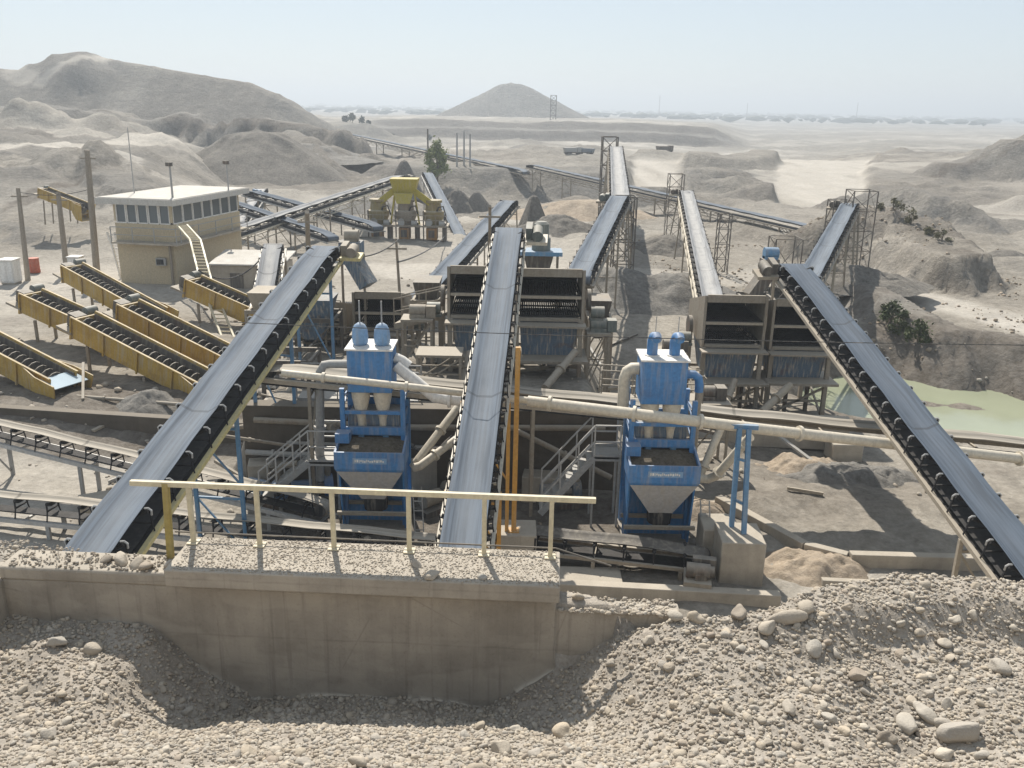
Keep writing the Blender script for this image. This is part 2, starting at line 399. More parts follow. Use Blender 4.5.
# ------------------------------------------------------------ terrain heights
def seg_dist(X, Y, a, b):
    ax, ay, az = a; bx, by, bz = b
    dx, dy = bx - ax, by - ay
    t = np.clip(((X - ax) * dx + (Y - ay) * dy) / (dx * dx + dy * dy + 1e-9), 0, 1)
    return np.hypot(X - ax - t * dx, Y - ay - t * dy), az + t * (bz - az)
def ridge(X, Y, pts, slope, w_=0.0, wob=0.0, ws=20.0):
    out = np.full_like(X, -1e3)
    n = (fbm(X, Y * 0.22, 4, ws * .5, 3.7) * 0.8 + fbm(X, Y, 5, ws, 9.7) * 0.8) * wob if wob else 0.0
    for a, b in zip(pts[:-1], pts[1:]):
        d, z = seg_dist(X, Y, a, b)
        out = np.maximum(out, z - slope * np.maximum(0, d + n - w_))
    return out
def cr(*pts): return [tuple(at_y(*p)) for p in pts]
RIDGES = [  # crest, slope, flat half-width, wobble, wobble scale, kind (0 grey, 1 tan)
    (cr((-120, 66, 300), (-40, 62, 280), (0, 69, 262), (22, 70, 262), (36, 64, 265), (62, 55, 268), (88, 54, 268), (112, 60, 268), (150, 66, 265), (200, 75, 262), (245, 82, 262), (272, 93, 260), (296, 108, 262)), 0.62, 2.0, 0.55, 6.0, 0.5),
    (cr((868, 191, 104), (905, 187, 100), (938, 196, 95), (968, 205, 92), (1003, 228, 88), (1040, 262, 84)), 0.72, 0.3, 0.7, 3.0, 1.0),
    (cr((800, 207, 112), (840, 196, 108), (868, 191, 104)), 0.6, 0.6, 0.9, 4.0, 1.0),
    (cr((905, 192, 152), (960, 163, 156), (1024, 140, 158), (1110, 112, 160), (1300, 90, 165)), 0.60, 3.0, 1.1, 6.0, 0.75),
    (cr((845, 207, 72), (872, 208, 71), (905, 224, 68), (938, 238, 64), (962, 252, 60)), 0.95, 1.6, 0.9, 3.0, 0.0),
    (cr((842, 272, 54), (880, 292, 50), (915, 312, 47), (950, 326, 45), (1010, 336, 43.5)), 0.66, 0.5, 0.6, 2.0, 0.76),
    (cr((700, 215, 95), (740, 222, 86), (775, 232, 80), (806, 246, 74)), 0.42, 0.6, 0.9, 5.0, 0.1),
    (cr((556, 205, 100), (580, 196, 104), (604, 206, 100)), 0.42, 1.0, 0.6, 6.0, 0.0),
    (cr((655, 186, 118), (672, 172, 128), (690, 168, 140), (738, 172, 140), (756, 190, 130)), 0.75, 2.0, 1.0, 5.0, 0.8),
    (cr((0, 127, 186), (60, 123, 192), (120, 117, 196), (150, 121, 192), (182, 112, 197), (200, 119, 192), (262, 118, 188), (298, 124, 184), (335, 130, 178)), 0.95, 0.6, 2.2, 5.0, 0.85),
    (cr((-60, 150, 104), (0, 147, 106), (62, 142, 112), (100, 160, 96), (132, 188, 82)), 0.72, 0.8, 1.2, 4.0, 0.9),
    (cr((168, 148, 122), (130, 158, 108), (140, 180, 92)), 0.6, 0.5, 1.2, 6.0, 0.75),
    (cr((-80, 190, 84), (-20, 205, 78), (30, 232, 70)), 0.5, 0.6, 1.0, 5.0, 0.7),
    (cr((655, 150, 190), (690, 152, 185), (735, 158, 180), (760, 150, 195)), 0.5, 3.0, 2.0, 9.0, 0.4),
    (cr((780, 160, 190), (830, 165, 180), (900, 160, 190)), 0.45, 2.0, 2.0, 9.0, 0.5),
    (cr((400, 165, 140), (460, 168, 138), (520, 167, 140), (590, 172, 136)), 0.55, 3.0, 1.6, 8.0, 0.9),
    ([(18.6, 38.9, -.66), (21.6, 38.2, -.68)], 0.22, 0.05, 0.2, 1.5, 0.0),
    (cr((290, 130, 170), (315, 144, 150), (332, 160, 138)), 0.6, 0.3, 0.6, 5.0, 0.6),
    (cr((470, 92, 640), (512, 81, 640), (548, 93, 640)), 0.0, 0, 0, 1, 0),
]
RIDGES = [r for r in RIDGES if r[1] > 0]
_mr = np.random.default_rng(5)
MOUNDS = []
SCARP_SHADE = [(cr((902, 191, 150), (925, 181, 152), (934, 184, 152), (952, 172, 154), (966, 170, 154), (985, 152, 156)), .9), (cr((1000, 164, 154), (1012, 158, 155), (1040, 150, 156)), .8), (cr((0, 214, 76), (40, 196, 82), (88, 176, 90)), 1.2), (cr((210, 178, 108), (250, 188, 104)), 1.5), (cr((40, 128, 186), (90, 120, 193), (130, 122, 190)), 2.2), (cr((170, 118, 193), (230, 122, 188), (300, 128, 182)), 2.4)]  # scarp lines: shade of steep faces painted dark on the ground
TRACKS = [(cr((102, 69, 266), (74, 82, 258), (45, 87, 254)), 3.0, 1.0), (cr((14, 72, 260), (26, 84, 256)), 4.0, 1.0), (cr((20, 152, 106), (70, 152, 112), (140, 148, 124), (190, 143, 135), (230, 150, 140)), 3.5, 1.0), (cr((60, 150, 110), (120, 168, 104)), 3.0, .9),
    (cr((1060, 330, 46), (960, 308, 52), (900, 292, 58), (860, 262, 72), (800, 252, 78)), 2.2, .9), (cr((1100, 222, 100), (1010, 216, 108), (960, 212, 112)), 4.0, 1.0), (cr((420, 225, 88), (500, 215, 92), (560, 218, 92)), 3.5, .8), (cr((640, 262, 60), (720, 268, 60), (780, 262, 64)), 3.0, .7), (cr((330, 250, 62), (400, 262, 60), (440, 256, 62)), 3.0, .9)]
RAMPS = [(.287, .383, 112, 205, .5, 1.6), (.129, .178, 121, 186, -.8, 1.8)]
for _k in range(90):
    _Y = 60 * (6.0 ** _mr.random()); _t = _mr.uniform(-.68, .68)
    if abs(_t) < .30 and _Y < 115: continue
    if -.62 < _t < -.3 and _Y < 70: continue
    _r = _mr.uniform(1.5, 5.0) * (.6 + _Y / 160)
    MOUNDS.append((_t * _Y, _Y, _r, _r * _mr.uniform(.14, .42), _mr.uniform(.7, 2.2), _mr.uniform(0, .95)))
def H(X, Y, info=False):
    X = np.asarray(X, float); Y = np.asarray(Y, float)
    t = X / np.maximum(Y, 1)
    lm = 1 - sst(2.6, 4.2, X)
    z = lm * (2.3 * sst(26.8, 27.2, Y) - 1.3 * sst(36, 46, Y)) * sst(-9.5, -8.2, X)
    z += 1.0 * sst(27.5, 33, Y) * (1 - sst(-9.5, -8.2, X))
    z += (1 - lm) * 1.0 * sst(37, 47, Y)
    z -= (2.2 * sst(80, 118, Y) - 3.6 * sst(128, 140, Y)) * sst(-0.16, -0.08, t) * (1 - sst(0.12, 0.2, t))
    z -= 4.5 * sst(160, 380, Y)
    em = 1 - sst(-0.19, -0.12, t + 0.02 * np.sin(Y * 0.05))
    z += em * 7.5 * sst(330, 350, Y) * (1 - sst(420, 900, Y) * 0.6)
    z += (1 - em) * (4.2 * sst(398, 406, Y) + 3.4 * sst(430, 440, Y)) * (1 - sst(0.2, 0.26, t)) * (1 - sst(480, 1200, Y) * 0.7)
    lt = 1 - sst(-0.44, -0.31, t + 0.03 * fbm(X, Y, 3, 25.0))
    slope_l = sst(64, 112, Y + 5 * fbm(X, Y, 3, 20.0, 5))
    z += lt * (5.8 * slope_l + 2.6 * sst(172, 182, Y + 7 * fbm(X, Y, 4, 18.0, 9)))
    rt = sst(0.30, 0.42, t) * sst(110, 200, Y)
    z += rt * 2.0
    # pond basin, settling pit under the screws
    pd = np.hypot((X - 23.4) / 9.8, (Y - 38.8) / 6.8) + 0.10 * fbm(X, Y, 3, 3.0)
    z -= 2.6 * (1 - sst(0.72, 1.12, pd))
    hole = (X + 5.2 - 1.6) ** 2
    rid = lambda q: 1 - 2 * np.abs(q)
    rough = 0.14 * fbm(X, Y, 5, 6.0) + 0.38 * sst(60, 140, Y) * fbm(X, Y, 6, 22.0, 2) + 0.5 * sst(62, 100, Y) * lt * rid(fbm(X + Y * .35, Y * .3, 5, 9.0, 14)) + 0.3 * sst(50, 90, Y) * np.maximum(0, fbm(X, Y, 5, 7.0, 15) - .15) * 2 + 1.0 * sst(200, 500, Y) * (1 - .9 * sst(600, 1100, Y)) * fbm(X, Y, 4, 90.0, 4) + .32 * sst(56, 80, Y) * rid(fbm(X, Y, 5, 6.0, 77)) * sst(-.1, .25, fbm(X, Y, 3, 25.0, 78))
    flat = 1 - 0.5 * (sst(14, 19, Y) * (1 - sst(27, 30, Y)))
    rough *= 1 - .95 * sst(450, 900, Y)
    z += rough * flat + .22 * np.maximum(0, fbm(X, Y, 4, 2.4, 88)) * sst(6.5, 8, X) * sst(22.5, 24, Y) * (1 - sst(30, 33, Y))
    grey = 0.5 * sst(0, 0.4, fbm(X, Y, 5, 30.0, 6)) * sst(40, 70, Y) + 0.75 * lt * sst(68, 90, Y) + 0.55 * sst(125, 135, Y) * (1 - sst(141, 150, Y)) * sst(-0.12, -0.06, t) * (1 - sst(0.1, 0.16, t))
    grey += (1 - em) * (0.9 * sst(396, 400, Y) * (1 - sst(441, 446, Y))) * (1 - sst(0.2, 0.26, t))
    grey += em * 0.8 * sst(328, 332, Y) * (1 - sst(350, 356, Y)) * sst(-0.2, -0.17, t)
    cover = np.zeros_like(z); brown = np.zeros_like(z)
    for pts, sl, fw, wob, ws, g in RIDGES:
        h = ridge(X, Y, pts, sl, fw, wob, ws)
        k = h > z
        grey = np.where(k, g, grey); z = np.maximum(z, h); cover = np.where(k, 1.0, cover); brown = np.where(k, 1.0 if g in (0.0, .76) else 0.0, brown)
    ramp_m = np.zeros_like(z)
    for mx, my, mr, mh, me_, mg in MOUNDS:
        q = np.hypot((X - mx) / (mr * me_), (Y - my) / mr)
        k = q < 1.3
        if not k.any(): continue
        qq = q[k] + .22 * fbm(X[k], Y[k], 4, mr * .8, mx)
        hh = mh * np.clip(1 - qq, 0, 1) ** 1.1
        z[k] += hh; grey[k] = np.where(hh > .02, mg, grey[k])
    for t0, t1, Ya, Yb, za, zb in RAMPS:
        tt = t + .004 * fbm(X, Y, 3, 8.0, 3)
        m_ = sst(t0 - .006, t0 + .002, tt) * (1 - sst(t1 - .002, t1 + .008, tt)) * sst(Ya - 4, Ya, Y) * (1 - sst(Yb, Yb + 8, Y))
        z = z * (1 - m_) + m_ * (za + (zb - za) * (Y - Ya) / (Yb - Ya) + .12 * fbm(X * 1.0, Y * .15, 3, 1.6, 6)); ramp_m = np.maximum(ramp_m, m_)
    if not info: return z
    grey = np.maximum(grey, .32 * sst(75, 120, Y))
    road = 0.9 * sst(0.24, 0.27, t) * (1 - sst(0.36, 0.40, t)) * sst(112, 120, Y) * (1 - sst(185, 230, Y))
    road += 0.75 * np.exp(-((t - 0.125 - 0.0004 * (Y - 120)) / 0.03) ** 2) * sst(118, 128, Y) * (1 - sst(240, 330, Y))
    road += 0.6 * (1 - sst(0.0, 0.35, np.abs(fbm(X, Y, 3, 45.0, 8)))) * sst(60, 90, Y)
    road += lt * 0.9 * np.exp(-((Y - 128) / 12.0) ** 2) * sst(-0.62, -0.52, t)
    road += 0.9 * np.exp(-((X + 27) / 9.0) ** 2 - ((Y - 55) / 11.0) ** 2)
    road += 0.6 * sst(-.5, .2, fbm(X, Y, 4, 9.0, 44)) * (1 - sst(30, 34, Y)) * np.where(X > 0, sst(6.5, 8, X), 1 - sst(-9.5, -8, X)) + .45 * sst(-.2, .3, fbm(X, Y, 4, 12.0, 45)) * sst(44, 50, Y) * (1 - sst(85, 110, Y)) * (1 - sst(.28, .34, t)) * sst(-.62, -.5, t)
    road += 0.55 * np.exp(-((X + 4) / 10.0) ** 2 - ((Y - 64) / 12.0) ** 2)
    road += 0.35 * sst(0.0, 0.5, fbm(X, Y, 4, 60.0, 12)) * sst(160, 200, Y)
    road = road * (1 - .8 * sst(.35, .6, grey)) * (1 - .9 * cover); road = np.where((grey > 0.6) & ~((t > .255) & (t < .375) & (Y > 114) & (Y < 215)), road * 0.25, road)
    for pts, tw, ts in TRACKS:
        dd = np.full_like(z, 1e3)
        for a, b in zip(pts[:-1], pts[1:]): dd = np.minimum(dd, seg_dist(X, Y, a, b)[0])
        road = np.maximum(road, ts * (1 - .6 * brown) * (1 - sst(tw * .6, tw * 1.1, dd + .25 * tw * fbm(X, Y, 3, tw * 1.5, 19))))
    road = np.maximum(road, ramp_m * (.85 + .3 * fbm(X, Y * .12, 3, 2.5, 61))); grey = grey * (1 - ramp_m)
    soil_shade = brown * (.25 + .45 * sst(-.2, .4, fbm(X, Y, 5, 3.0, 83))) * (1 - ramp_m)
    for pts, tw in SCARP_SHADE:
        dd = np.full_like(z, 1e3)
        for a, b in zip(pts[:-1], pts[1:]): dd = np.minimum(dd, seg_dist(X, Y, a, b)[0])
        soil_shade = np.maximum(soil_shade, .8 * (1 - sst(tw * .5, tw, dd + .5 * tw * fbm(X, Y, 4, tw * 2, 29))))
    mud_shade = soil_shade + 1.0 * (1 - sst(0.8, 1.15, np.hypot((X + 1.0) / 7.0, (Y - 24.8) / 2.4) + 0.2 * fbm(X, Y, 3, 3.0)))  # wet ground by the washers, darkened further with the plant's shade
    mud_shade += 1.0 * (1 - sst(0.8, 1.2, np.hypot((X + 15) / 9.0, (Y - 31.3) / 3.0) + 0.25 * fbm(X, Y, 3, 3.0)))  # shade of the pit under the screws, painted as ground colour
    mud_shade += 0.5 * (1 - sst(0.8, 1.2, np.hypot((X - 9) / 5.0, (Y - 28) / 3.0) + 0.25 * fbm(X, Y, 3, 3.0)))
    mud_shade += 0.95 * (1 - sst(0.95, 1.3, pd + .12 * fbm(X, Y, 4, 2.0, 37)))
    mud_shade += 0.95 * (1 - em) * (sst(396, 399, Y) - sst(406, 408, Y) * .6 + .6 * sst(428, 431, Y) - sst(441, 446, Y)) * (1 - sst(0.2, 0.26, t))  # shaded face of the far embankment, put into the colour
    mud_shade += 0.4 * sst(0.1, 0.45, fbm(X, Y * .6, 5, 26.0, 33)) * sst(66, 90, Y) * (1 - sst(250, 330, Y)) * (1 - ramp_m)
    mud_shade += 0.4 * sst(0.2, 0.55, fbm(X, Y, 4, 4.0, 31)) * sst(13, 16, Y) * (1 - sst(46, 54, Y))
    return z, np.stack([np.clip(grey, 0, 1), np.clip(road, 0, 1), np.clip(mud_shade, 0, 1)], -1)
def hz(x, y): return float(H(np.array([x]), np.array([y]))[0])

# main ground sheet: fan-shaped grid out to the horizon
def build_ground():
    rows = [13.2]
    while rows[-1] < 9000: rows.append(rows[-1] * (1.0075 if rows[-1] < 500 else 1.03))
    rows = np.array(rows); cols = np.linspace(-1.1, 1.1, 560)
    Yg, tg = np.meshgrid(rows, cols, indexing='ij')
    Xg = tg * (Yg + 14); 
    z, kind = H(Xg, Yg, True)
    z = z + fbm(Xg, Yg, 2, 0.8, 41) * 0.035 * (1 - sst(40, 80, Yg))
    V = np.stack([Xg, Yg, z], -1).reshape(-1, 3)
    nr, nc = Xg.shape; i = np.arange(nr * nc).reshape(nr, nc)
    F = np.stack([i[:-1, :-1], i[:-1, 1:], i[1:, 1:], i[1:, :-1]], -1).reshape(-1, 4)
    o = np_mesh('ground', V, F, M['ground'])
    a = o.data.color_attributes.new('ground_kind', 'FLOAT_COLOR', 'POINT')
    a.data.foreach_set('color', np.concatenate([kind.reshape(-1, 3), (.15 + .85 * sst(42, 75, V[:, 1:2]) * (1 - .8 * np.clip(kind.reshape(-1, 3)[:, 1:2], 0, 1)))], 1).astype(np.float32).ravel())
    tag(o, kind='structure')
build_ground()

# near gravel slope, on which the photographer stands
def smax(a, b, k): 
    h = np.clip(0.5 + 0.5 * (a - b) / k, 0, 1); return b + (a - b) * h + k * h * (1 - h)
def ZF(X, Y):
    X = np.asarray(X, float); Y = np.asarray(Y, float)
    mound = 10.35 - 0.635 * np.maximum(Y, 1.0)
    yc = 11.35 - 0.75 * sst(0.9, 2.2, X) + 1.4 * sst(2.6, 6.5, X)
    right = 5.36 - 0.72 * np.maximum(0, 2.25 - X) - 0.045 * np.maximum(0, X - 2)
    right = np.where((Y > 11.0 - 0.045 * X) & (X < 2.4) & (X > .4), np.maximum(right, 5.24 + 0.06 * (X - .7)), right)
    left = 4.78 - 0.85 * np.maximum(0, X + 5.15) + 0.12 * fbm(X, Y, 3, 1.5, 7)
    side = np.maximum(np.maximum(right, left), 3.55)
    z = smax(mound, side, 0.45)
    z = z + sst(3.4, 4.6, X) * (0.36 * sst(-1.15, -.55, Y - yc + .12 * fbm(X, Y, 3, .9, 51)) - 0.2)
    z = z + 0.12 * fbm(X, Y, 4, 2.2, 21) * sst(0.5, 3, Y) + 0.05 * fbm(X, Y, 3, 0.5, 22)
    drop = np.where(X > 0.6, np.maximum(0, Y - yc), 0)
    z = np.where(drop > 0, z - 0.82 * drop - 0.5 * (1 - np.exp(-drop)), z)
    return np.where(X > 0.6, np.maximum(z, -0.4), z)
def build_gravel():
    xs = np.linspace(-15, 19, 430); ys = np.concatenate([np.linspace(-30, 4, 24)[:-1], np.arange(4, 13, 0.07), np.linspace(13, 20, 36)])
    Xg, Yg = np.meshgrid(xs, ys)
    z = ZF(Xg, Yg)
    V = np.stack([Xg, Yg, z], -1).reshape(-1, 3); nr, nc = Xg.shape; i = np.arange(nr * nc).reshape(nr, nc)
    F = np.stack([i[:-1, :-1], i[:-1, 1:], i[1:, 1:], i[1:, :-1]], -1).reshape(-1, 4)
    c = V[F].mean(1)
    wy = 10.82 - 0.045 * c[:, 0]
    F = F[~((c[:, 0] < 0.70) & (c[:, 1] > wy + 0.15))]
    o = np_mesh('gravel_slope', V, F, M['gravel']); tag(o, kind='structure')
build_gravel()

# stones --------------------------------------------------------------
def ico(sub):
    bpy_m = bpy.data.meshes.new('tmp')
    import bmesh
    b = bmesh.new(); bmesh.ops.create_icosphere(b, subdivisions=sub, radius=1.0); b.to_mesh(bpy_m); b.free()
    V = np.array([v.co[:] for v in bpy_m.vertices]); F = np.array([p.vertices[:] for p in bpy_m.polygons]); bpy.data.meshes.remove(bpy_m); return V, F
ICO = {1: ico(1), 2: ico(2), 3: ico(3)}
def stone_shape(sub, seed, ang=0.25):
    V, F = ICO[sub]; r = np.random.default_rng(seed); V = V.copy()
    d = np.ones(len(V))
    for k in range(6):                        # flattened facets of broken river stone
        n = r.normal(size=3); n /= np.linalg.norm(n); h = r.uniform(0.5, 0.85)
        s = V @ n; V = V - np.outer(np.maximum(0, s - h) * 0.95, n)
    q = r.normal(size=(4, 3)) * 1.7; ph = r.uniform(0, 6, 4)
    for k in range(4): d += ang * 0.35 * np.sin(V @ q[k] + ph[k])
    V = V * d[:, None] * np.array([1.0, r.uniform(0.68, 0.95), r.uniform(0.5, 0.75)])
    return V
def rotm(r):
    a = r.uniform(0, 2 * math.pi); e = Euler((r.normal() * 0.35, r.normal() * 0.35, a)); return np.array(e.to_matrix())
def in_wall(x, y): return ((y > 10.96 - 0.045 * x) & (x < 0.75) & (x > -7.2)) | ((y > 10.9 - 0.045 * x) & (y < 11.35 - 0.045 * x) & (x < 2.35) & (x > 0))
def scatter(name, n, rmin, rmax, pw, region, zf, sub, seed, keep=None, sink=0.25, m=None, smooth=False):
    r = np.random.default_rng(seed); shapes = [stone_shape(sub, seed * 50 + k) for k in range(10)]; F0 = ICO[sub][1]
    x0, x1, y0, y1 = region
    X = r.uniform(x0, x1, n); Y = r.uniform(y0, y1, n)
    if keep is not None:
        k = keep(X, Y, r); X, Y = X[k], Y[k]
    n = len(X); rad = rmin * (rmax / rmin) ** (r.random(n) ** pw); Z = zf(X, Y)
    Vs, Fs, T = [], [], []; nv = len(shapes[0])
    for i in range(n):
        Vs.append((shapes[i % 10] * rad[i]) @ rotm(r).T + (X[i], Y[i], Z[i] + rad[i] * (0.45 - sink)))
    V = np.concatenate(Vs); F = (F0[None] + (np.arange(n) * nv)[:, None, None]).reshape(-1, 3)
    o = np_mesh(name, V, F, m or M['stone'], smooth=smooth)
    a = o.data.attributes.new('stone_tone', 'FLOAT', 'POINT'); a.data.foreach_set('value', np.repeat(r.random(n), nv).astype(np.float32))
    return o
def cone_x(X, Y, r): return (np.abs(X) < 0.66 * Y + 1.2) & ~in_wall(X, Y)
def patchy(X, Y, r):
    return cone_x(X, Y, r) & (r.random(len(X)) < 0.35 + 0.65 * sst(-0.25, 0.5, fbm(X, Y, 3, 1.3, 55)))
g = scatter('gravel', 68000, 0.013, 0.05, 1.8, (-10, 11, 6.0, 13.4), ZF, 1, 3, cone_x)
tag(g, 'loose pale gravel covering the near slope', 'gravel', kind='stuff')
g = scatter('rubble', 3600, 0.04, 0.09, 2.0, (-10, 11, 6.0, 13.2), ZF, 2, 4, patchy)
h_ = scatter('pebbles', 16000, 0.024, 0.065, 1.6, (-10, 11, 6.0, 13.2), ZF, 1, 6, patchy); tag(h_, 'small broken pebbles in patches on the near gravel slope', 'pebbles', kind='stuff')
tag(g, 'fist sized rubble strewn over the near gravel slope', 'rubble', kind='stuff')

def boulder(x, y, r, seed, label, zf=None, sc=(1, 1, 1), group=None, name='boulder', z=None, rot=None):
    V = stone_shape(3, seed, 0.3) * r * np.array(sc)
    if rot is not None: V = V @ np.array(Euler(rot).to_matrix()).T
    else: V = V @ rotm(np.random.default_rng(seed)).T
    o = np_mesh(name, V, ICO[3][1], M['stone'])
    zz = float(ZF(np.array([x]), np.array([y]))[0]) if z is None else z
    o.location = (x, y, zz + r * 0.28)
    return tag(o, label, 'stone', group)
def hit(px, py):                             # where a sight line meets the near slope
    d = ray(px, py); p = Vector((0, 0, CAMH)); s = 3.0
    while s < 30:
        q = p + d * s
        if q.z < float(ZF(np.array([q.x]), np.array([q.y]))[0]): return q
        s += 0.03
    return q
for i, (px, py, r_, lab, sc) in enumerate([
    (958, 740, 0.27, 'largest pale grey boulder, at the lower right corner of the gravel slope', (1.0, 0.85, 0.85)),
    (886, 740, 0.13, 'dark rounded cobble just left of the row of cobbles beside the largest boulder', (1, 1, 1)),
    (908, 731, 0.17, 'egg shaped pale cobble touching the left side of the largest boulder', (1.1, 0.9, 0.8)),
    (925, 717, 0.15, 'brownish cobble leaning behind the largest boulder', (1.1, 0.9, 0.9)),
    (944, 727, 0.14, 'small white cobble wedged behind the largest boulder', (1, 1, 0.9)),
    (805, 613, 0.17, 'smooth pale boulder alone at the back edge of the gravel terrace', (0.9, 1, 1.1)),
    (738, 617, 0.16, 'pale boulder over the dirt hollow beside the pale rock pair', (1.2, 0.9, 0.9)),
    (675, 620, 0.13, 'round cobble just right of the wall end', (1, 1, 1.1)),
    (695, 619, 0.13, 'second round cobble right of the wall end', (1, 1, 1.1)),
    (785, 622, 0.19, 'broad tan rock leaning in the middle of the terrace edge cluster', (1.3, 0.9, 0.8)),
    (768, 630, 0.14, 'lower rock of the terrace edge cluster', (1.1, 0.9, 0.8)),
    (788, 712, 0.14, 'lone dark cobble in bare gravel at the lower middle right', (1.1, 0.8, 0.8)),
    (1000, 672, 0.17, 'smooth cobble at the right edge of the frame', (1.1, 0.9, 0.8)),
    (95, 650, 0.15, 'upright rounded stone on top of the dark heap by the left wall', (0.9, 0.9, 1.2)),
    (58, 645, 0.15, 'broad pale stone on the dark heap nearest the left wall corner', (1.2, 0.9, 0.9)),
    (858, 678, 0.16, 'flat topped cobble halfway down the right gravel slope', (1.2, 1, 0.7)),
]):
    q = hit(px, py); boulder(q.x, q.y, r_, 900 + i, lab, sc=sc, rot=(0.1 * i % 0.4, -0.1, i * 0.7))
rr = np.random.default_rng(77); cnt = 0
while cnt < 70:
    x, y = rr.uniform(-8, 9), rr.uniform(6.4, 12.2)
    if abs(x) > 0.62 * y + 0.3 or in_wall(np.array([x]), np.array([y + 0.25]))[0]: continue
    if fbm(np.array([x]), np.array([y]), 3, 1.6, 90)[0] < rr.uniform(-0.2, 0.5): continue
    boulder(x, y, 0.075 * (1.8 ** (rr.random() ** 2)), 2000 + cnt, 'rounded pale cobble half sunk among the gravel of the near slope', group='cobbles lying loose on the near gravel slope', name='cobble')
    cnt += 1

# ------------------------------------------------------------ concrete wall and walkway at the front
WA = R(-2.6)
def WP(x, y, z): return Vector((x * math.cos(WA), 10.82 + x * math.sin(WA) + y, z))
wall = thing('retaining_wall', 'long stained concrete retaining wall in shade behind the gravel pit', 'wall', WP(-2, 0.7, 0))
Mw = Matrix.Rotation(WA, 3, 'Z')
mb = MB(); mb.box(WP(-3.3, 0.44, 2.62), (8.0, 0.55, 5.5), Mw); mb.box(WP(1.55, 0.32, 2.55), (1.76, 0.32, 5.42), Mw); mb.build('wall_body', M['concrete_wall'], wall, bevel=0.03)
mb = MB(); mb.box(WP(-7.6, -2.0, 2.62), (0.42, 5.3, 5.5), Mw); mb.build('side_wall', M['concrete_wall'], wall, bevel=0.03)
mb = MB(); mb.box(WP(-6.05, 0.43, 5.46), (2.55, 0.56, 0.21), Mw); mb.build('coping', M['concrete_wall'], wall, bevel=0.04)
mb = MB(); mb.box(WP(-2.02, 0.41, 5.64), (5.5, 1.02, 0.26), Mw); mb.build('walkway_slab', M['concrete_wall'], wall, bevel=0.02)
def ztop(X, Y): return np.full_like(np.asarray(X, float), 5.77)
def on_slab(X, Y, r):
    yy = Y - 10.82 + 0.0454 * X
    return (yy > -0.08) & (yy < 0.9) & (X > -4.7) & (X < 0.7)
g = scatter('slab_gravel', 20000, 0.006, 0.026, 2.0, (-4.8, 0.75, 10.6, 12.7), ztop, 1, 31, on_slab, 0.3); tag(g, 'fine gravel spilled over the concrete walkway slab', 'gravel', kind='stuff')
g = scatter('wing_gravel', 1400, .012, .06, 1.9, (.72, 2.4, 10.85, 11.45), lambda X, Y: np.full_like(X, 5.25), 1, 36, lambda X, Y, r: (Y > 10.93 - .045 * X) & (Y < 11.35 - .045 * X), .2); tag(g, 'dirt and stones over the low right end of the retaining wall', 'gravel', kind='stuff')
def ztop2(X, Y): return np.full_like(np.asarray(X, float), 5.575)
g = scatter('coping_gravel', 1500, 0.012, 0.04, 1.6, (-7.2, -4.8, 11.1, 12.7), ztop2, 1, 32, lambda X, Y, r: (Y - 10.82 + 0.0454 * X > 0.18) & (Y - 10.82 + 0.0454 * X < 0.66), 0.2); tag(g, 'loose grit along the top of the retaining wall', 'gravel', kind='stuff')
for i, (x, y, r_, z, lab) in enumerate([(-5.62, 0.42, 0.15, 5.58, 'largest stone on the wall top left of the yellow railing post'), (-5.35, 0.38, 0.13, 5.58, 'stone touching the right side of the largest wall top stone'),
    (-5.85, 0.4, 0.10, 5.58, 'small stone left of the largest wall top stone'), (-5.2, 0.25, 0.12, 5.58, 'dark flat stone at the front edge of the wall top'), (-4.88, 0.3, 0.11, 5.58, 'stone on the wall top right beside the yellow railing post'),
    (-1.06, 0.02, 0.13, 5.77, 'flat stone at the front edge of the walkway slab'), (-1.3, 0.30, 0.09, 5.77, 'small rounded stone behind the flat stone on the walkway slab'), (-0.35, 0.05, 0.09, 5.77, 'small dark stone at the slab edge under the right end of the railing'),
    (-6.1, 0.4, 0.07, 5.58, 'smallest stone at the far left of the wall top')]):
    p = WP(x, y, z); boulder(p.x, p.y, r_, 950 + i, lab, z=z, sc=(1.1, 0.9, 0.8))
rail = thing('railing', 'cream square tube railing along the concrete walkway slab', 'railing', WP(-2, 0.62, 5.77))
r0, r1 = WP(-5.5, 0.72, 6.70), WP(1.22, 0.72, 6.70)
mb = MB(); mb.bar(r0, r1, 0.075, 0.075); mb.build('top_rail', M['cream'], rail, bevel=0.006)
for x in (-4.65, -3.66, -2.56, -1.45, -0.36, 0.60):
    mb = MB(); mb.box(WP(x, 0.72, 6.215), (0.065, 0.065, 0.90), Mw); po = mb.build('post', M['cream'], rail, bevel=0.006)
    mb = MB(); mb.box(WP(x, 0.72, 5.785), (0.16, 0.16, 0.02), Mw); mb.build('foot_plate', M['cream'], po)
mb = MB(); mb.bar(WP(-4.98, 0.62, 5.5), WP(-4.98, 0.72, 6.72), 0.085, 0.085); mb.build('corner_post', M['olive'], rail)
mb = MB(); mb.tube(WP(-4.95, 0.80, 5.90), WP(0.68, 0.80, 5.88), 0.013, n=6); mb.tube(WP(0.68, 0.80, 5.88), WP(1.5, 0.82, 5.62), 0.013, n=6); mb.build('foot_cable', M['steel_dark'], rail)

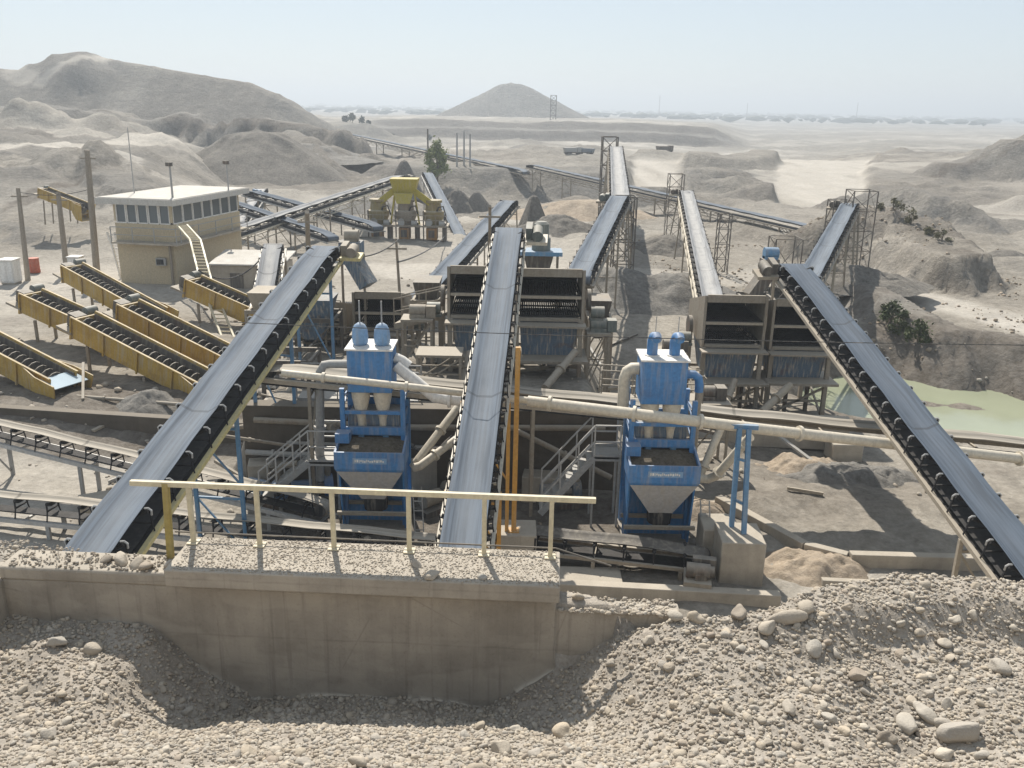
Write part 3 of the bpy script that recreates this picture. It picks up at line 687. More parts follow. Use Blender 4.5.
# ------------------------------------------------------------ conveyors
IDLER = {}
def idler_mesh(W, drop):
    k = (round(W, 2), round(drop, 2))
    if k in IDLER: return IDLER[k]
    mb = MB(); h = 0.10
    mb.tube((-W * .21, 0, h), (W * .21, 0, h), 0.055, n=8)
    for s in (-1, 1):
        mb.tube((s * W * .23, 0, h + .01), (s * W * .56, 0, h + W * .17), 0.055, n=8)
        mb.bar((s * W * .60, 0, -0.06), (s * W * .60, 0, h + W * .20), 0.022, 0.045, (0, 1, 0))
    mb.bar((-W * .62, 0, -0.05), (W * .62, 0, -0.05), 0.04, 0.035)
    for s in (-1, 1): mb.bar((s * W * .60, 0, -0.05), (s * (W / 2 + .12), 0, -drop + .205), .022, .035, (0, 1, 0))
    o = mb.build('idler', M['shaded_black']); me = o.data; bpy.data.objects.remove(o)
    mb = MB().pipe([(W * .63, 0, h + W * .06), (W * .64, 0, h + W * .17), (W * .58, 0, h + W * .23), (W * .50, 0, h + W * .22)], .024, 6)
    o = mb.build('idler_hoop', M['galv']); m2 = o.data; bpy.data.objects.remove(o)
    IDLER[k] = (me, m2); return IDLER[k]
def conveyor(name, label, cat, p0, p1, W, belt='belt', frame='cream', legs=(), leg_mat='steel_dusty', pitch=1.1, drop=0.42, fr=0.07, drive=None, truss=False, group=None, idlers=True, legw=0.1, deck=False):
    p0, p1 = Vector(p0), Vector(p1)
    d = (p1 - p0).normalized(); L = (p1 - p0).length
    s = d.cross(Vector((0, 0, 1))).normalized(); n = s.cross(d)
    P = lambda u, x, h: p0 + d * u + s * x + n * h
    root = thing(name, label, cat, (p0.x, p0.y, hz(p0.x, p0.y)), group)
    # belt: one closed loop over both drums
    path = []; nt_ = max(8, int(L / 0.8)); rd = 0.20
    for i in range(nt_ + 1):
        u = L * i / nt_; path.append((u, 0.02 * math.sin(u * 2.1), min(1, min(u, L - u) / 1.2)))
    for k in range(1, 6):
        a = math.pi * k / 6; path.append((L + rd * math.sin(a), -rd + rd * math.cos(a), 0))
    for k in range(1, 6):
        a = math.pi * k / 6; path.insert(0, (-rd * math.sin(a), -rd + rd * math.cos(a), 0))
    us = (-1, -.72, -.42, 0, .42, .72, 1)
    mb = MB(); mb.uv = []; acc = 0
    for i, (u, h, tr) in enumerate(path):
        if i: acc += math.hypot(u - path[i - 1][0], h - path[i - 1][1])
        for q in us:
            mb.v.append(P(u, q * W / 2 * (1 - 0.04 * tr), h + tr * max(0, abs(q) - .42) * W * .30)); mb.uv.append(((q + 1) / 2, acc))
    K = len(us); n_ = len(path)
    for i in range(n_ - 1):
        j = i + 1
        for k in range(K - 1): mb.f.append((i * K + k, i * K + k + 1, j * K + k + 1, j * K + k))
    b = mb.build('belt', M[belt], root); so = b.modifiers.new('solid', 'SOLIDIFY'); so.thickness = 0.014; so.offset = -1
    mb = MB(); mb.bar(P(0, 0, -2 * rd), P(L, 0, -2 * rd), W * .96, .014, n); mb.build('return_belt', M['shaded_black'], root)
    if deck: MB().bar(P(.3, 0, -drop - .02), P(L - .8, 0, -drop - .02), W + .2, .02, n).build('gap_shade_plate', M['shaded_black'], root)  # added dark plate, its black stands for the shade below the belt
    for u, nm in ((L, 'head_drum'), (0, 'tail_drum')):
        mb = MB(); mb.tube(P(u, -W * .54, -rd), P(u, W * .54, -rd), rd - 0.016, n=16); mb.build(nm, M['rubber'], root)
    mb = MB()
    for sg in (-1, 1):
        mb.bar(P(-0.3, sg * (W / 2 + .12), -drop), P(L + 0.2, sg * (W / 2 + .12), -drop), fr * 1.5, fr * 1.5, n)
        if truss:
            lo = -drop - 0.6; mb.bar(P(0.5, sg * (W / 2 + .12), lo), P(L - .4, sg * (W / 2 + .12), lo), fr, fr, n)
            kk = max(2, int(L / 1.3))
            for i in range(kk):
                ua, ub = 0.5 + (L - .9) * i / kk, 0.5 + (L - .9) * (i + 1) / kk
                mb.bar(P(ua, sg * (W / 2 + .12), -drop if i % 2 else lo), P(ub, sg * (W / 2 + .12), lo if i % 2 else -drop), fr * .7, fr * .7)
    kk = max(2, int(L / 2.4))
    for i in range(kk + 1): mb.bar(P(L * i / kk, -W / 2 - .1, -drop - .05), P(L * i / kk, W / 2 + .1, -drop - .05), .06, .06)
    mb.build('frame', M[frame], root)
    if idlers:
        me, m2 = idler_mesh(W, drop); Mr = Matrix((s, d, n)).transposed().to_4x4(); k = int((L - .8) / pitch)
        k = min(k, 90)
        for i in range(k + 1):
            o = bpy.data.objects.new('idler', me); COL.objects.link(o); o.parent = root
            pp = P(0.5 + (L - 1.0) * i / max(1, k), 0, -0.185) - ORG[root.name]
            o.matrix_local = Matrix.Translation(pp) @ Mr
            if deck:
                for an in (0, math.pi): q = bpy.data.objects.new('idler_hoop', m2); COL.objects.link(q); q.parent = o; q.rotation_euler = (0, 0, an)
    for lg in legs:
        u, z0, w_ = lg[0] * L, lg[1], (lg[2] if len(lg) > 2 else 0)
        tops = []
        for sg in (-1, 1):
            a = P(u, sg * (W / 2 + .14), -drop - .06); f = a + s * sg * w_; zz = hz(f.x, f.y) if z0 is None else z0
            mb = MB(); mb.bar(a, (f.x, f.y, zz - .1), legw, legw, (0, 1, 0)); mb.build('leg', M[leg_mat], root); tops.append((a, Vector((f.x, f.y, zz))))
        hgt = tops[0][0].z - tops[0][1].z
        if hgt > 1.2:
            mb = MB(); k = max(1, int(hgt / 1.8))
            for i in range(k):
                la, lb = tops[0][0].lerp(tops[0][1], (i + .15) / k), tops[1][0].lerp(tops[1][1], (i + .15) / k)
                mb.bar(la, lb, .06, .06); mb.bar(la, tops[1][0].lerp(tops[1][1], (i + .95) / k), .045, .045)
            mb.build('bracing', M[leg_mat], root)
    if drive:
        sg, mm = drive
        c = P(L - .1, sg * (W / 2 + .55), -.1)
        mb = MB(); mb.box(P(L - .15, sg * (W / 2 + .5), -.35), (.8, .7, .12), Matrix((s, d, n)).transposed()); pl = mb.build('motor_platform', M[frame], root)
        mb = MB(); mb.tube(c - d * .35, c + d * .25, .2, n=12); mb.tube(c + d * .25, c + d * .36, .15, n=12); mb.box(c - Vector((0, 0, .12)), (.3, .4, .2)); mb.build('drive_motor', M[mm], root)
        mb = MB(); mb.box(P(L, sg * (W / 2 + .25), -.12), (.22, .6, .5), Matrix((s, d, n)).transposed()); mb.build('gearbox', M[mm], root)
    return root, P, L

lz = -10.0
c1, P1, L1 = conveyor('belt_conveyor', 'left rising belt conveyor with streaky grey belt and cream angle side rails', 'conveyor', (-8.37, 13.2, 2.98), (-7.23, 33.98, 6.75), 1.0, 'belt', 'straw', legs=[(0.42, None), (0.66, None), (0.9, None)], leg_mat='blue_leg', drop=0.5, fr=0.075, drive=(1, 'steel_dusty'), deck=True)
c2, P2, L2 = conveyor('belt_conveyor', 'central rising belt conveyor with pale grey belt between orange posts', 'conveyor', (-1.09, 13.7, 2.52), (-0.21, 31.5, 7.89), 0.94, 'belt', 'pipe_cream', legs=[(0.12, None), (0.27, None), (0.46, None)], leg_mat='orange', pitch=0.62, drop=0.36, fr=0.05, drive=(1, 'motor_green'))
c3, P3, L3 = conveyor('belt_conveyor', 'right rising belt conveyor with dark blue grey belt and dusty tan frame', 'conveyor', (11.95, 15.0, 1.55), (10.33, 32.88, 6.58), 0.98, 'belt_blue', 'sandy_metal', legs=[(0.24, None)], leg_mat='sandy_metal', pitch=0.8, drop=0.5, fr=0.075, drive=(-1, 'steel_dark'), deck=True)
conveyor('belt_conveyor', 'short belt conveyor rising away behind the right conveyor head to a scaffold', 'conveyor', (13.4, 40.5, 4.3), (21.87, 58.97, 6.35), 1.0, 'belt', 'steel_dusty', legs=[(.35, None), (.62, None, .2), (.85, None, .3), (.97, None, .4)], pitch=1.0, drive=(-1, 'steel_dark'))
conveyor('belt_conveyor', 'lower half of the double belt line rising behind the central screens', 'conveyor', (2.75, 37.4, 5.2), (6.47, 56.0, 6.8), 1.05, 'belt', 'steel_dusty', legs=[(.3, None), (.6, None), (.93, None, .3)], drive=(-1, 'motor_green'))
conveyor('belt_conveyor', 'upper far half of the double belt line ending at a tall trestle', 'conveyor', (6.5, 55.6, 6.3), (9.95, 92.0, 8.3), 1.2, 'belt_pale', 'steel_dusty', legs=[(.05, None, .2), (.3, None), (.62, None), (.82, None, .3), (.97, None, .5)], truss=True, pitch=1.6)
conveyor('belt_conveyor', 'whitish sand covered belt conveyor left of the right hand screens', 'conveyor', (9.35, 40.2, 3.05), (14.4, 76.5, 5.45), 1.05, 'belt_pale', 'pipe_cream', legs=[(.3, None), (.55, None), (.75, None, .3), (.97, None, .5)], truss=True, pitch=1.3, drive=(-1, 'steel_dark'))
conveyor('belt_conveyor', 'pale belt conveyor climbing to the right from behind the left central screen', 'conveyor', (-5.4, 40.0, 2.2), (-0.4, 66.0, 5.4), 1.1, 'belt', 'steel_dusty', legs=[(.5, None), (.8, None), (.96, None, .2)], pitch=1.2)
conveyor('belt_conveyor', 'truss framed belt conveyor descending right from the yellow crusher', 'conveyor', (-4.75, 78.2, 0.9), (-10.5, 107.5, 4.3), 1.1, 'belt', 'steel_grey', legs=[(.5, None), (.9, None)], truss=True, pitch=1.6)
conveyor('belt_conveyor', 'long pale covered belt conveyor feeding the yellow crusher from the left', 'conveyor', (-21.0, 60.6, 2.9), (-11.3, 90.0, 5.2), 1.0, 'belt_pale', 'pipe_cream', legs=[(.12, None), (.3, None), (.5, None), (.7, None), (.9, None)], truss=True, pitch=1.6, drive=(1, 'steel_dark'))
conveyor('belt_conveyor', 'very long thin stockpile conveyor on stilts, far left half of the line', 'conveyor', (1.4, 133.0, 2.9), (-43.9, 218, 5.6), 1.2, 'belt', 'steel_dusty', legs=[(f, None) for f in (.05, .2, .35, .5, .65, .8, .95)], pitch=3, idlers=False, truss=True, legw=.18)
conveyor('belt_conveyor', 'very long thin stockpile conveyor passing under the double belt line', 'conveyor', (26.2, 75.7, 2.4), (2.0, 133.7, 3.8), 1.0, 'belt', 'steel_dusty', legs=[(f, None) for f in (.08, .25, .42, .6, .8, .96)], pitch=2, idlers=False, truss=True, legw=.15)
conveyor('belt_conveyor', 'dark belt conveyor sloping down to the right behind the control building', 'conveyor', at_y(377, 226, 72), at_y(248, 191, 86), 1.0, 'belt_blue', 'steel_grey', legs=[(.2, None), (.5, None), (.8, None), (.97, None)], pitch=1.6, drive=(1, 'blue_leg'))
conveyor('belt_conveyor', 'low dark belt conveyor just right of the control building', 'conveyor', at_y(332, 236, 64), at_y(200, 192, 78), 0.9, 'belt_blue', 'steel_grey', legs=[(.2, None), (.5, None), (.8, None)], pitch=1.6)
conveyor('belt_conveyor', 'short light belt conveyor pointing away behind the control building roof', 'conveyor', at_y(238, 222, 82), at_y(262, 189, 100), 1.2, 'belt_pale', 'steel_grey', legs=[(.5, None), (.9, None)], pitch=2)
conveyor('belt_conveyor', 'steep short white belt beside the left conveyor head', 'conveyor', at_y(263, 300, 41), at_y(273, 244, 46), 0.95, 'belt_pale', 'pipe_cream', legs=[(.4, None), (.9, None)])
conveyor('product_conveyor', 'grey product conveyor sloping across the lower left behind the left conveyor', 'conveyor', (-5.4, 23.5, 0.95), (-18.0, 27.1, 2.15), 0.42, 'belt_sand', 'galv', legs=[(.12, None), (.36, None), (.62, None), (.88, None)], leg_mat='steel_grey', pitch=0.9, drop=.55, fr=.08)
conveyor('product_conveyor', 'flat conveyor with twin grey rails running left under the railing', 'conveyor', (-16.5, 23.6, 1.05), (-0.6, 20.9, 1.05), 0.40, 'belt_sand', 'galv', legs=[(f, None) for f in (.08, .22, .38, .54, .7, .86)], leg_mat='steel_grey', pitch=1.0, drop=.58, fr=.08)
conveyor('product_conveyor', 'flat product conveyor in front of the right blue washer', 'conveyor', (-0.5, 22.3, 0.8), (5.2, 21.25, 0.75), 0.62, 'rubber', 'steel_dusty', legs=[(.1, None), (.5, None), (.9, None)], pitch=.8, drop=.36, fr=.06, drive=(1, 'steel_dark'))
bridge, PB, LB = conveyor('launder_conveyor', 'long dusty grey belt crossing the whole plant beside the cream pipe', 'conveyor', at_y(268, 368, 25.2), at_y(1130, 455, 25.6), 0.75, 'belt_sand', 'sandy_metal', legs=[(.05, None), (.3, None)], leg_mat='steel_dusty', pitch=1.6, drop=.22, fr=.09, idlers=False)

# C2/C1 concrete footings and the pipe across the plant
def pipe_thing(name, label, pts, r, m='pipe_cream', flanges=(), cat='pipe', n=12, group=None):
    pts = [Vector(p) for p in pts]
    o = thing(name, label, cat, pts[0], group)
    MB().pipe(pts, r, n).build('tube', M[m], o)
    for a, f in flanges:
        p = pts[a].lerp(pts[a + 1], f); d = (pts[a + 1] - pts[a]).normalized()
        MB().tube(p - d * .04, p + d * .04, r * 1.45, n=n).build('flange', M[m], o)
    return o
pipe_thing('pipeline', 'thick cream pipe crossing in front of the right blue washer', [at_y(528, 401, 23.1), at_y(640, 414.5, 22.3), at_y(760, 429, 22.5), at_y(1120, 470, 24.6)], .15, flanges=[(0, .2), (0, .95), (1, .5), (2, .1), (2, .4), (2, .7)])
pipe_thing('pipeline', 'thin cream pipe crossing in front of the left blue washer', [at_y(282, 373, 23.0), at_y(420, 388, 22.9), at_y(540, 402, 23.4)], .10, flanges=[(0, .3), (0, .9)])
pipe_thing('pipeline', 'pale bent pipe joining the left washer and the central conveyor', [(-3.3, 24.2, 4.9), (-2.9, 24.1, 4.6), (-2.2, 24.0, 4.05), (-1.9, 24, 4.0), (-0.6, 23.9, 3.95)], .17, 'white', flanges=[(3, .1), (3, .6)])
pipe_thing('pipeline', 'upper inclined cream pipe right of the left blue washer', [at_y(413, 467, 24.8), at_y(418, 460, 24.8), at_y(462, 402, 26.6)], .13, 'pipe_cream', flanges=[(1, .5)])
pipe_thing('pipeline', 'lower inclined cream pipe right of the left blue washer', [at_y(413, 468, 24.6), at_y(420, 466, 24.6), at_y(468, 430, 26.0)], .13, 'pipe_cream', flanges=[(1, .3)])
pipe_thing('pipeline', 'short cream pipe rising from the right washer outlet', [at_y(693, 474, 24.3), at_y(701, 474, 24.3), at_y(722, 425, 25.0)], .13, 'pipe_cream', flanges=[(1, .15)])
pipe_thing('pipeline', 'long cream pipe angled right to the blue support frame', [at_y(697, 478, 24.0), at_y(708, 479, 24.0), at_y(716, 476, 23.9), at_y(750, 437, 22.6)], .13, 'pipe_cream', flanges=[(2, .1), (2, .85)])
pipe_thing('pipeline', 'grey inclined pipe descending to the left blue washer', [at_y(262, 392, 31), at_y(335, 428, 26.5)], .16, 'steel_dusty', flanges=[(0, .5)])
pipe_thing('pipeline', 'pale elbow pipe on a tall grey stand left of the left washer', [at_y(320, 480, 25), at_y(320, 372, 25), at_y(324, 365, 25), at_y(331, 364, 25), at_y(350, 364, 24.6)], .13, 'steel_grey', flanges=[(0, .5)])
def block(label, c, size, m='concrete', rot=0, name='concrete_block', cat='concrete block'):
    mb = MB(); mb.box((0, 0, 0), size, Matrix.Rotation(rot, 3, 'Z')); o = mb.build(name, M[m], bevel=0.03); o.location = c; return tag(o, label, cat)
block('big rough concrete block carrying the blue support frame', (6.15, 21.4, .62), (1.15, 1.25, 1.3), rot=-.05)
block('low concrete block adjoining the foot of the big block', (5.85, 22.5, .52), (1.0, 1.1, 1.05), rot=-.05)
block('concrete footing block under the central orange post', (0.25, 22.2, .42), (1.0, 1.0, .95))
block('small tilted concrete slab by the left conveyor', (-12.2, 24.6, .25), (1.6, .9, .5), rot=.5)
for (nm, lab, xx, m) in (('orange_post', 'tall orange post on the footing right of the central conveyor', 0.12, 'orange'),):
    o = thing(nm, lab, 'post', (xx, 22.0, .9)); MB().bar((xx, 22.0, .88), (xx + .02, 22.0, 6.1), .13, .13).build('column', M[m], o); MB().box((xx, 22.0, .91), (.3, .3, .03)).build('base_plate', M[m], o)
sf = thing('support_frame', 'pale blue twin leg support frame on the big concrete block', 'support frame', (6.2, 21.3, 1.27))
for q in (0, .42):
    MB().bar((6.0 + q * .55, 21.75 - q, 1.26), (6.1 + q * .55, 22.3 - q * .2, 3.9), .12, .12, (0, 1, 0)).build('leg', M['blue_leg'], sf)
for bb in (((6.03, 21.9, 2.0), (6.25, 21.6, 2.0), .06, .06), ((6.06, 22.12, 3.1), (6.3, 21.9, 3.1), .06, .06), ((5.8, 22.4, 3.93), (6.6, 22.3, 3.93), .14, .12)): MB().bar(*bb).build('cross_brace', M['blue_leg'], sf)

# low kerbs, channel walls
def strip_wall(label, pts, th, z0, z1, m='concrete', name='kerb_wall', cat='low wall'):
    o = thing(name, label, cat, (pts[0][0], pts[0][1], z0)); mb = MB()
    for a, b in zip(pts[:-1], pts[1:]): mb.bar((*a, (z0 + z1) / 2), (*b, (z0 + z1) / 2), th, z1 - z0)
    mb.build('wall_body', M[m], o, bevel=.02); return o
strip_wall('low concrete kerb along the near edge of the washer yard', [(0.9, 20.3), (6.9, 19.9)], .3, -.1, .35)
strip_wall('concrete channel edge sweeping right below the pond', [(6.6, 25.8), (8.4, 22.7), (9.4, 22.1)], .28, -.1, .35)
strip_wall('long straight concrete kerb running right to the dark conveyor', [(9.45, 22.05), (17.0, 21.9)], .28, -.1, .40)
strip_wall('second lower concrete kerb in front of the straight kerb', [(8.3, 20.9), (16.5, 20.4)], .2, -.1, .22)
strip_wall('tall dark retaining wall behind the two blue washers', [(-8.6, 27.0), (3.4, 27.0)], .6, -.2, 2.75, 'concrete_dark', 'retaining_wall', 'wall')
strip_wall('low brick wall between the right screens and the yard', [(7.9, 31.6), (12.6, 31.2)], .4, -.1, 1.15, 'concrete', 'brick_wall', 'wall')
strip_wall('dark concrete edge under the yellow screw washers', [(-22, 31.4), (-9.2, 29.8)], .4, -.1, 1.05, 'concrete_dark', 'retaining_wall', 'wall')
mb = MB()
for (a, b) in (((1.1, 20.7), (2.9, 21.2)),): mb.box(((a[0] + b[0]) / 2, 20.95, .12), (2.0, .9, .1))
o = mb.build('concrete_slab', M['concrete'], bevel=.02); tag(o, 'pale cracked concrete slab in front of the right washer', 'concrete slab')

# ------------------------------------------------------------ blue washing units
def washer(x, y, label, kind):
    t = thing('sand_washer', label, 'sand washer', (x, y, 0)); o = Vector((x, y, 0)); Q = lambda a, b, c: o + Vector((a, b, c))
    for sx in (-1, 1):
        for yy in (-.1, 1.05):
            MB().bar(Q(sx * .86, yy, -.05), Q(sx * .86, yy, 4.3), .13, .13).build('column', M['blue'], t)
        mb = MB()
        for i in range(7):
            z = 2.3 + i * .28; mb.bar(Q(sx * .86, -.08, z), Q(sx * .86, 1.03, z + (.26 if i % 2 else .0)), .04, .04)
        mb.build('side_lattice', M['blue'], t)
        MB().plate([Q(sx * .93, -.75, 2.2), Q(sx * .93, -.05, 2.2), Q(sx * .93, -.0, 0), Q(sx * .93, -.35, 0)], .05, (-sx, 0, 0)).build('side_plate', M['blue'], t)
    MB().box(Q(0, .18, 1.15), (1.84, .06, 2.1)).build('lower_panel', M['blue'], t)
    MB().box(Q(0, 1.0, 2.95), (1.6, .06, 1.5)).build('back_panel', M['blue'], t)
    MB().box(Q(0, -.1, 3.05), (1.6, .12, .22)).bar(Q(-.8, -.1, 3.6), Q(.8, -.1, 3.6), .1, .1).build('cross_beam', M['blue'], t)
    MB().box(Q(0, .5, 3.25), (1.45, .9, .5)).build('dewatering_screen', M['blue_old'], t)
    # top tank with pale rim
    tk = MB().box(Q(-.05, .35, 4.83), (1.24, 1.1, 1.24)).build('top_tank', M['blue'], t, bevel=.02)
    MB().box(Q(-.05, .35, 5.465), (1.34, 1.2, .05)).build('rim', M['white'], tk)
    for sx in (-.36, .26):
        if kind == 'egg':
            d = MB().lathe([(.15, 5.46), (.22, 5.55), (.235, 5.72), (.215, 5.92), (.15, 6.06), (.06, 6.12), (.02, 6.13)], Q(sx, .3, 0), 16).build('dome', M['blue_pale'], t)
            MB().tube(Q(sx, .3, 6.1), Q(sx, .3, 6.75), .025, n=6).build('rod', M['steel_grey'], d)
        else:
            d = MB().pipe([Q(sx, .3, 5.45), Q(sx, .3, 5.9), Q(sx + .02, .22, 6.03), Q(sx + .05, .05, 6.08), Q(sx + .06, -.08, 6.02)], [.15, .15, .15, .14, .12], 14).build('dome', M['blue'], t)
            MB().tube(Q(sx, .3, 5.46), Q(sx, .3, 5.52), .21, n=14).build('dome_flange', M['white'], d)
            MB().tube(Q(sx + .05, .25, 6.0), Q(sx + .05, .25, 6.6), .012, n=5).build('rod', M['steel_grey'], d)
        MB().lathe([(.10, 3.05), (.12, 3.35), (.26, 4.0), (.27, 4.21)], Q(sx, .1, 0), 14).build('cyclone', M['pipe_cream'], t)
    # hopper with an open top, plate and outlet
    hp = MB(); zt, zm, zb = 2.72, 2.22, 1.15; hw, y0, y1 = .98, -1.0, .1
    top = [Q(-hw, y0, zt), Q(hw, y0, zt), Q(hw, y1, zt + .25), Q(-hw, y1, zt + .25)]
    mid = [Q(-hw, y0, zm), Q(hw, y0, zm), Q(hw, y1, zm), Q(-hw, y1, zm)]
    bot = [Q(-.3, -.62, zb), Q(.36, -.62, zb), Q(.36, -.05, zb), Q(-.3, -.05, zb)]
    inn = lambda r, k: [v.lerp(sum(r, Vector()) / 4, k) for v in r]
    hp.loft([bot, mid, top, inn(top, .06), inn(mid, .06)], cap=False); ho = hp.build('hopper', M['blue'], t, smooth=False)
    MB().loft([[v - Vector((0, 0, .14)) for v in inn(top, .05)], [v - Vector((0, 0, .05)) for v in inn(top, .5)]]).build('wet_sand', M['wet_sand'], ho)
    cone = MB(); q0 = [v + Vector((0, -.012, 0)) for v in (bot[0], bot[1], mid[1], mid[0])]
    q1 = [q0[0], q0[1], q0[2].lerp(q0[1], .08), q0[3].lerp(q0[0], .08)]
    cone.plate(q1, .01, (0, -1, 0)); cone.build('cone_front', M['worn_grey'], ho, smooth=False)
    MB().box(Q(0.02, -1.008, 2.47), (.95, .012, .17)).build('name_plate', M['blue_pale'], ho)
    mb = MB(); rr_ = random.Random(5); xx = -.42
    while xx < .40:
        ww = rr_.uniform(.02, .05); mb.box(Q(xx + .02 + ww / 2, -1.019, 2.47 + rr_.uniform(-.012, .012)), (ww, .006, rr_.uniform(.05, .085))); xx += ww + .018
    mb.build('lettering', M['white'], ho)
    MB().lathe([(.34, .75), (.36, 1.0), (.33, 1.16)], Q(.05, -.33, 0), 14).build('outlet_boot', M['rubber'], ho)
    for sx in (-.35, .35):
        MB().tube(Q(sx - .12, .0, 3.02), Q(sx + .12, .0, 3.02), .12, n=12).box(Q(sx, .0, 2.9), (.16, .2, .16)).build('vibrator_motor', M['blue_leg'], t)
    MB().box(Q(-.82, -.35, 2.95), (.4, .4, .28)).build('control_box', M['blue'], t)
    MB().box(Q(0, .3, .05), (1.9, 1.7, .12)).build('base_frame', M['steel_dark'], t)
    MB().bar(Q(-1.0, -.75, .75), Q(1.0, -.75, .75), .1, .1).bar(Q(-1.0, .0, .75), Q(1.0, .0, .75), .1, .1).build('front_beam', M['steel_dusty'], t)
    if kind == 'egg':
        MB().pipe([Q(.58, .4, 5.1), Q(.8, .4, 5.0), Q(1.0, .38, 4.85)], .15, 12).build('side_pipe', M['white'], t)
    else:
        MB().pipe([Q(-.68, .45, 5.05), Q(-.86, .45, 5.05), Q(-1.0, .45, 4.95), Q(-1.06, .45, 4.75), Q(-1.06, .45, 3.7)], .17, 12).build('overflow_pipe', M['pipe_cream'], t)
        MB().pipe([Q(.58, .3, 4.95), Q(.85, .3, 4.95), Q(.98, .3, 4.85), Q(1.02, .3, 4.65), Q(1.02, .3, 4.45)], .12, 12).build('side_pipe', M['blue'], t)
        MB().tube(Q(1.02, .3, 4.45), Q(1.02, .3, 1.2), .1, n=10).build('down_pipe', M['steel_dusty'], t)
    mb = MB(); mb.bar(Q(1.25, -.9, 0.05), Q(1.15, -.5, 1.5), .03, .03); mb.bar(Q(1.5, -.9, 0.05), Q(1.4, -.5, 1.5), .03, .03)
    for i in range(5): mb.bar(Q(1.24 - .02 * i, -.84 + .07 * i, .3 + .27 * i), Q(1.49 - .02 * i, -.84 + .07 * i, .3 + .27 * i), .025, .025)
    mb.build('ladder', M['steel_grey'], t)
    return t
washer(-3.95, 23.95, 'left blue sand washing unit with two pale egg shaped domes', 'egg')
washer(4.22, 23.4, 'right blue sand washing unit with two bright blue elbow domes', 'elbow')

def stairs(label, a, b, land, width, wdir):
    a, b, land, wd = Vector(a), Vector(b), Vector(land), Vector(wdir) * width
    t = thing('staircase', label, 'staircase', (a.x, a.y, hz(a.x, a.y)))
    for k in (0, 1):
        MB().bar(a + wd * k, b + wd * k, .05, .2).bar(b + wd * k, land + wd * k, .05, .2).build('stringer', M['steel_grey'], t)
        mb = MB(); up = Vector((0, 0, 1.0)); n = 3
        for i in range(n + 1):
            p = a.lerp(b, (i + .1) / n if i < n else 1) + wd * k; mb.bar(p, p + up, .04, .04)
        p = land + wd * k; mb.bar(p, p + up, .04, .04)
        for h in (.5, 1.0):
            u = Vector((0, 0, h)); mb.bar(a.lerp(b, .03) + wd * k + u, b + wd * k + u, .04, .04); mb.bar(b + wd * k + u, land + wd * k + u, .04, .04)
        mb.build('handrail', M['galv'], t)
    mb = MB(); n = max(5, int((b - a).length / .28))
    for i in range(n):
        p = a.lerp(b, (i + .5) / n); mb.bar(p, p + wd, .22, .03)
    mb.build('treads', M['steel_grey'], t)
    MB().box((b + land + wd) / 2, (abs(land.x - b.x) + .05, abs(wd.y) + .05, .06)).build('landing', M['steel_grey'], t)
    mb = MB()
    for p in (b, land, b + wd, land + wd): mb.bar(p, (p.x, p.y, hz(p.x, p.y)), .06, .06)
    mb.build('support_post', M['steel_grey'], t)
stairs('grey steel staircase rising to the right washer platform', (0.9, 23.9, .5), (2.45, 24.2, 2.2), (3.2, 24.2, 2.2), .9, (0, 1, 0))
stairs('grey steel staircase rising to the left washer platform', (-7.5, 24.2, .5), (-6.0, 24.5, 1.75), (-5.15, 24.5, 1.75), .9, (0, 1, 0))

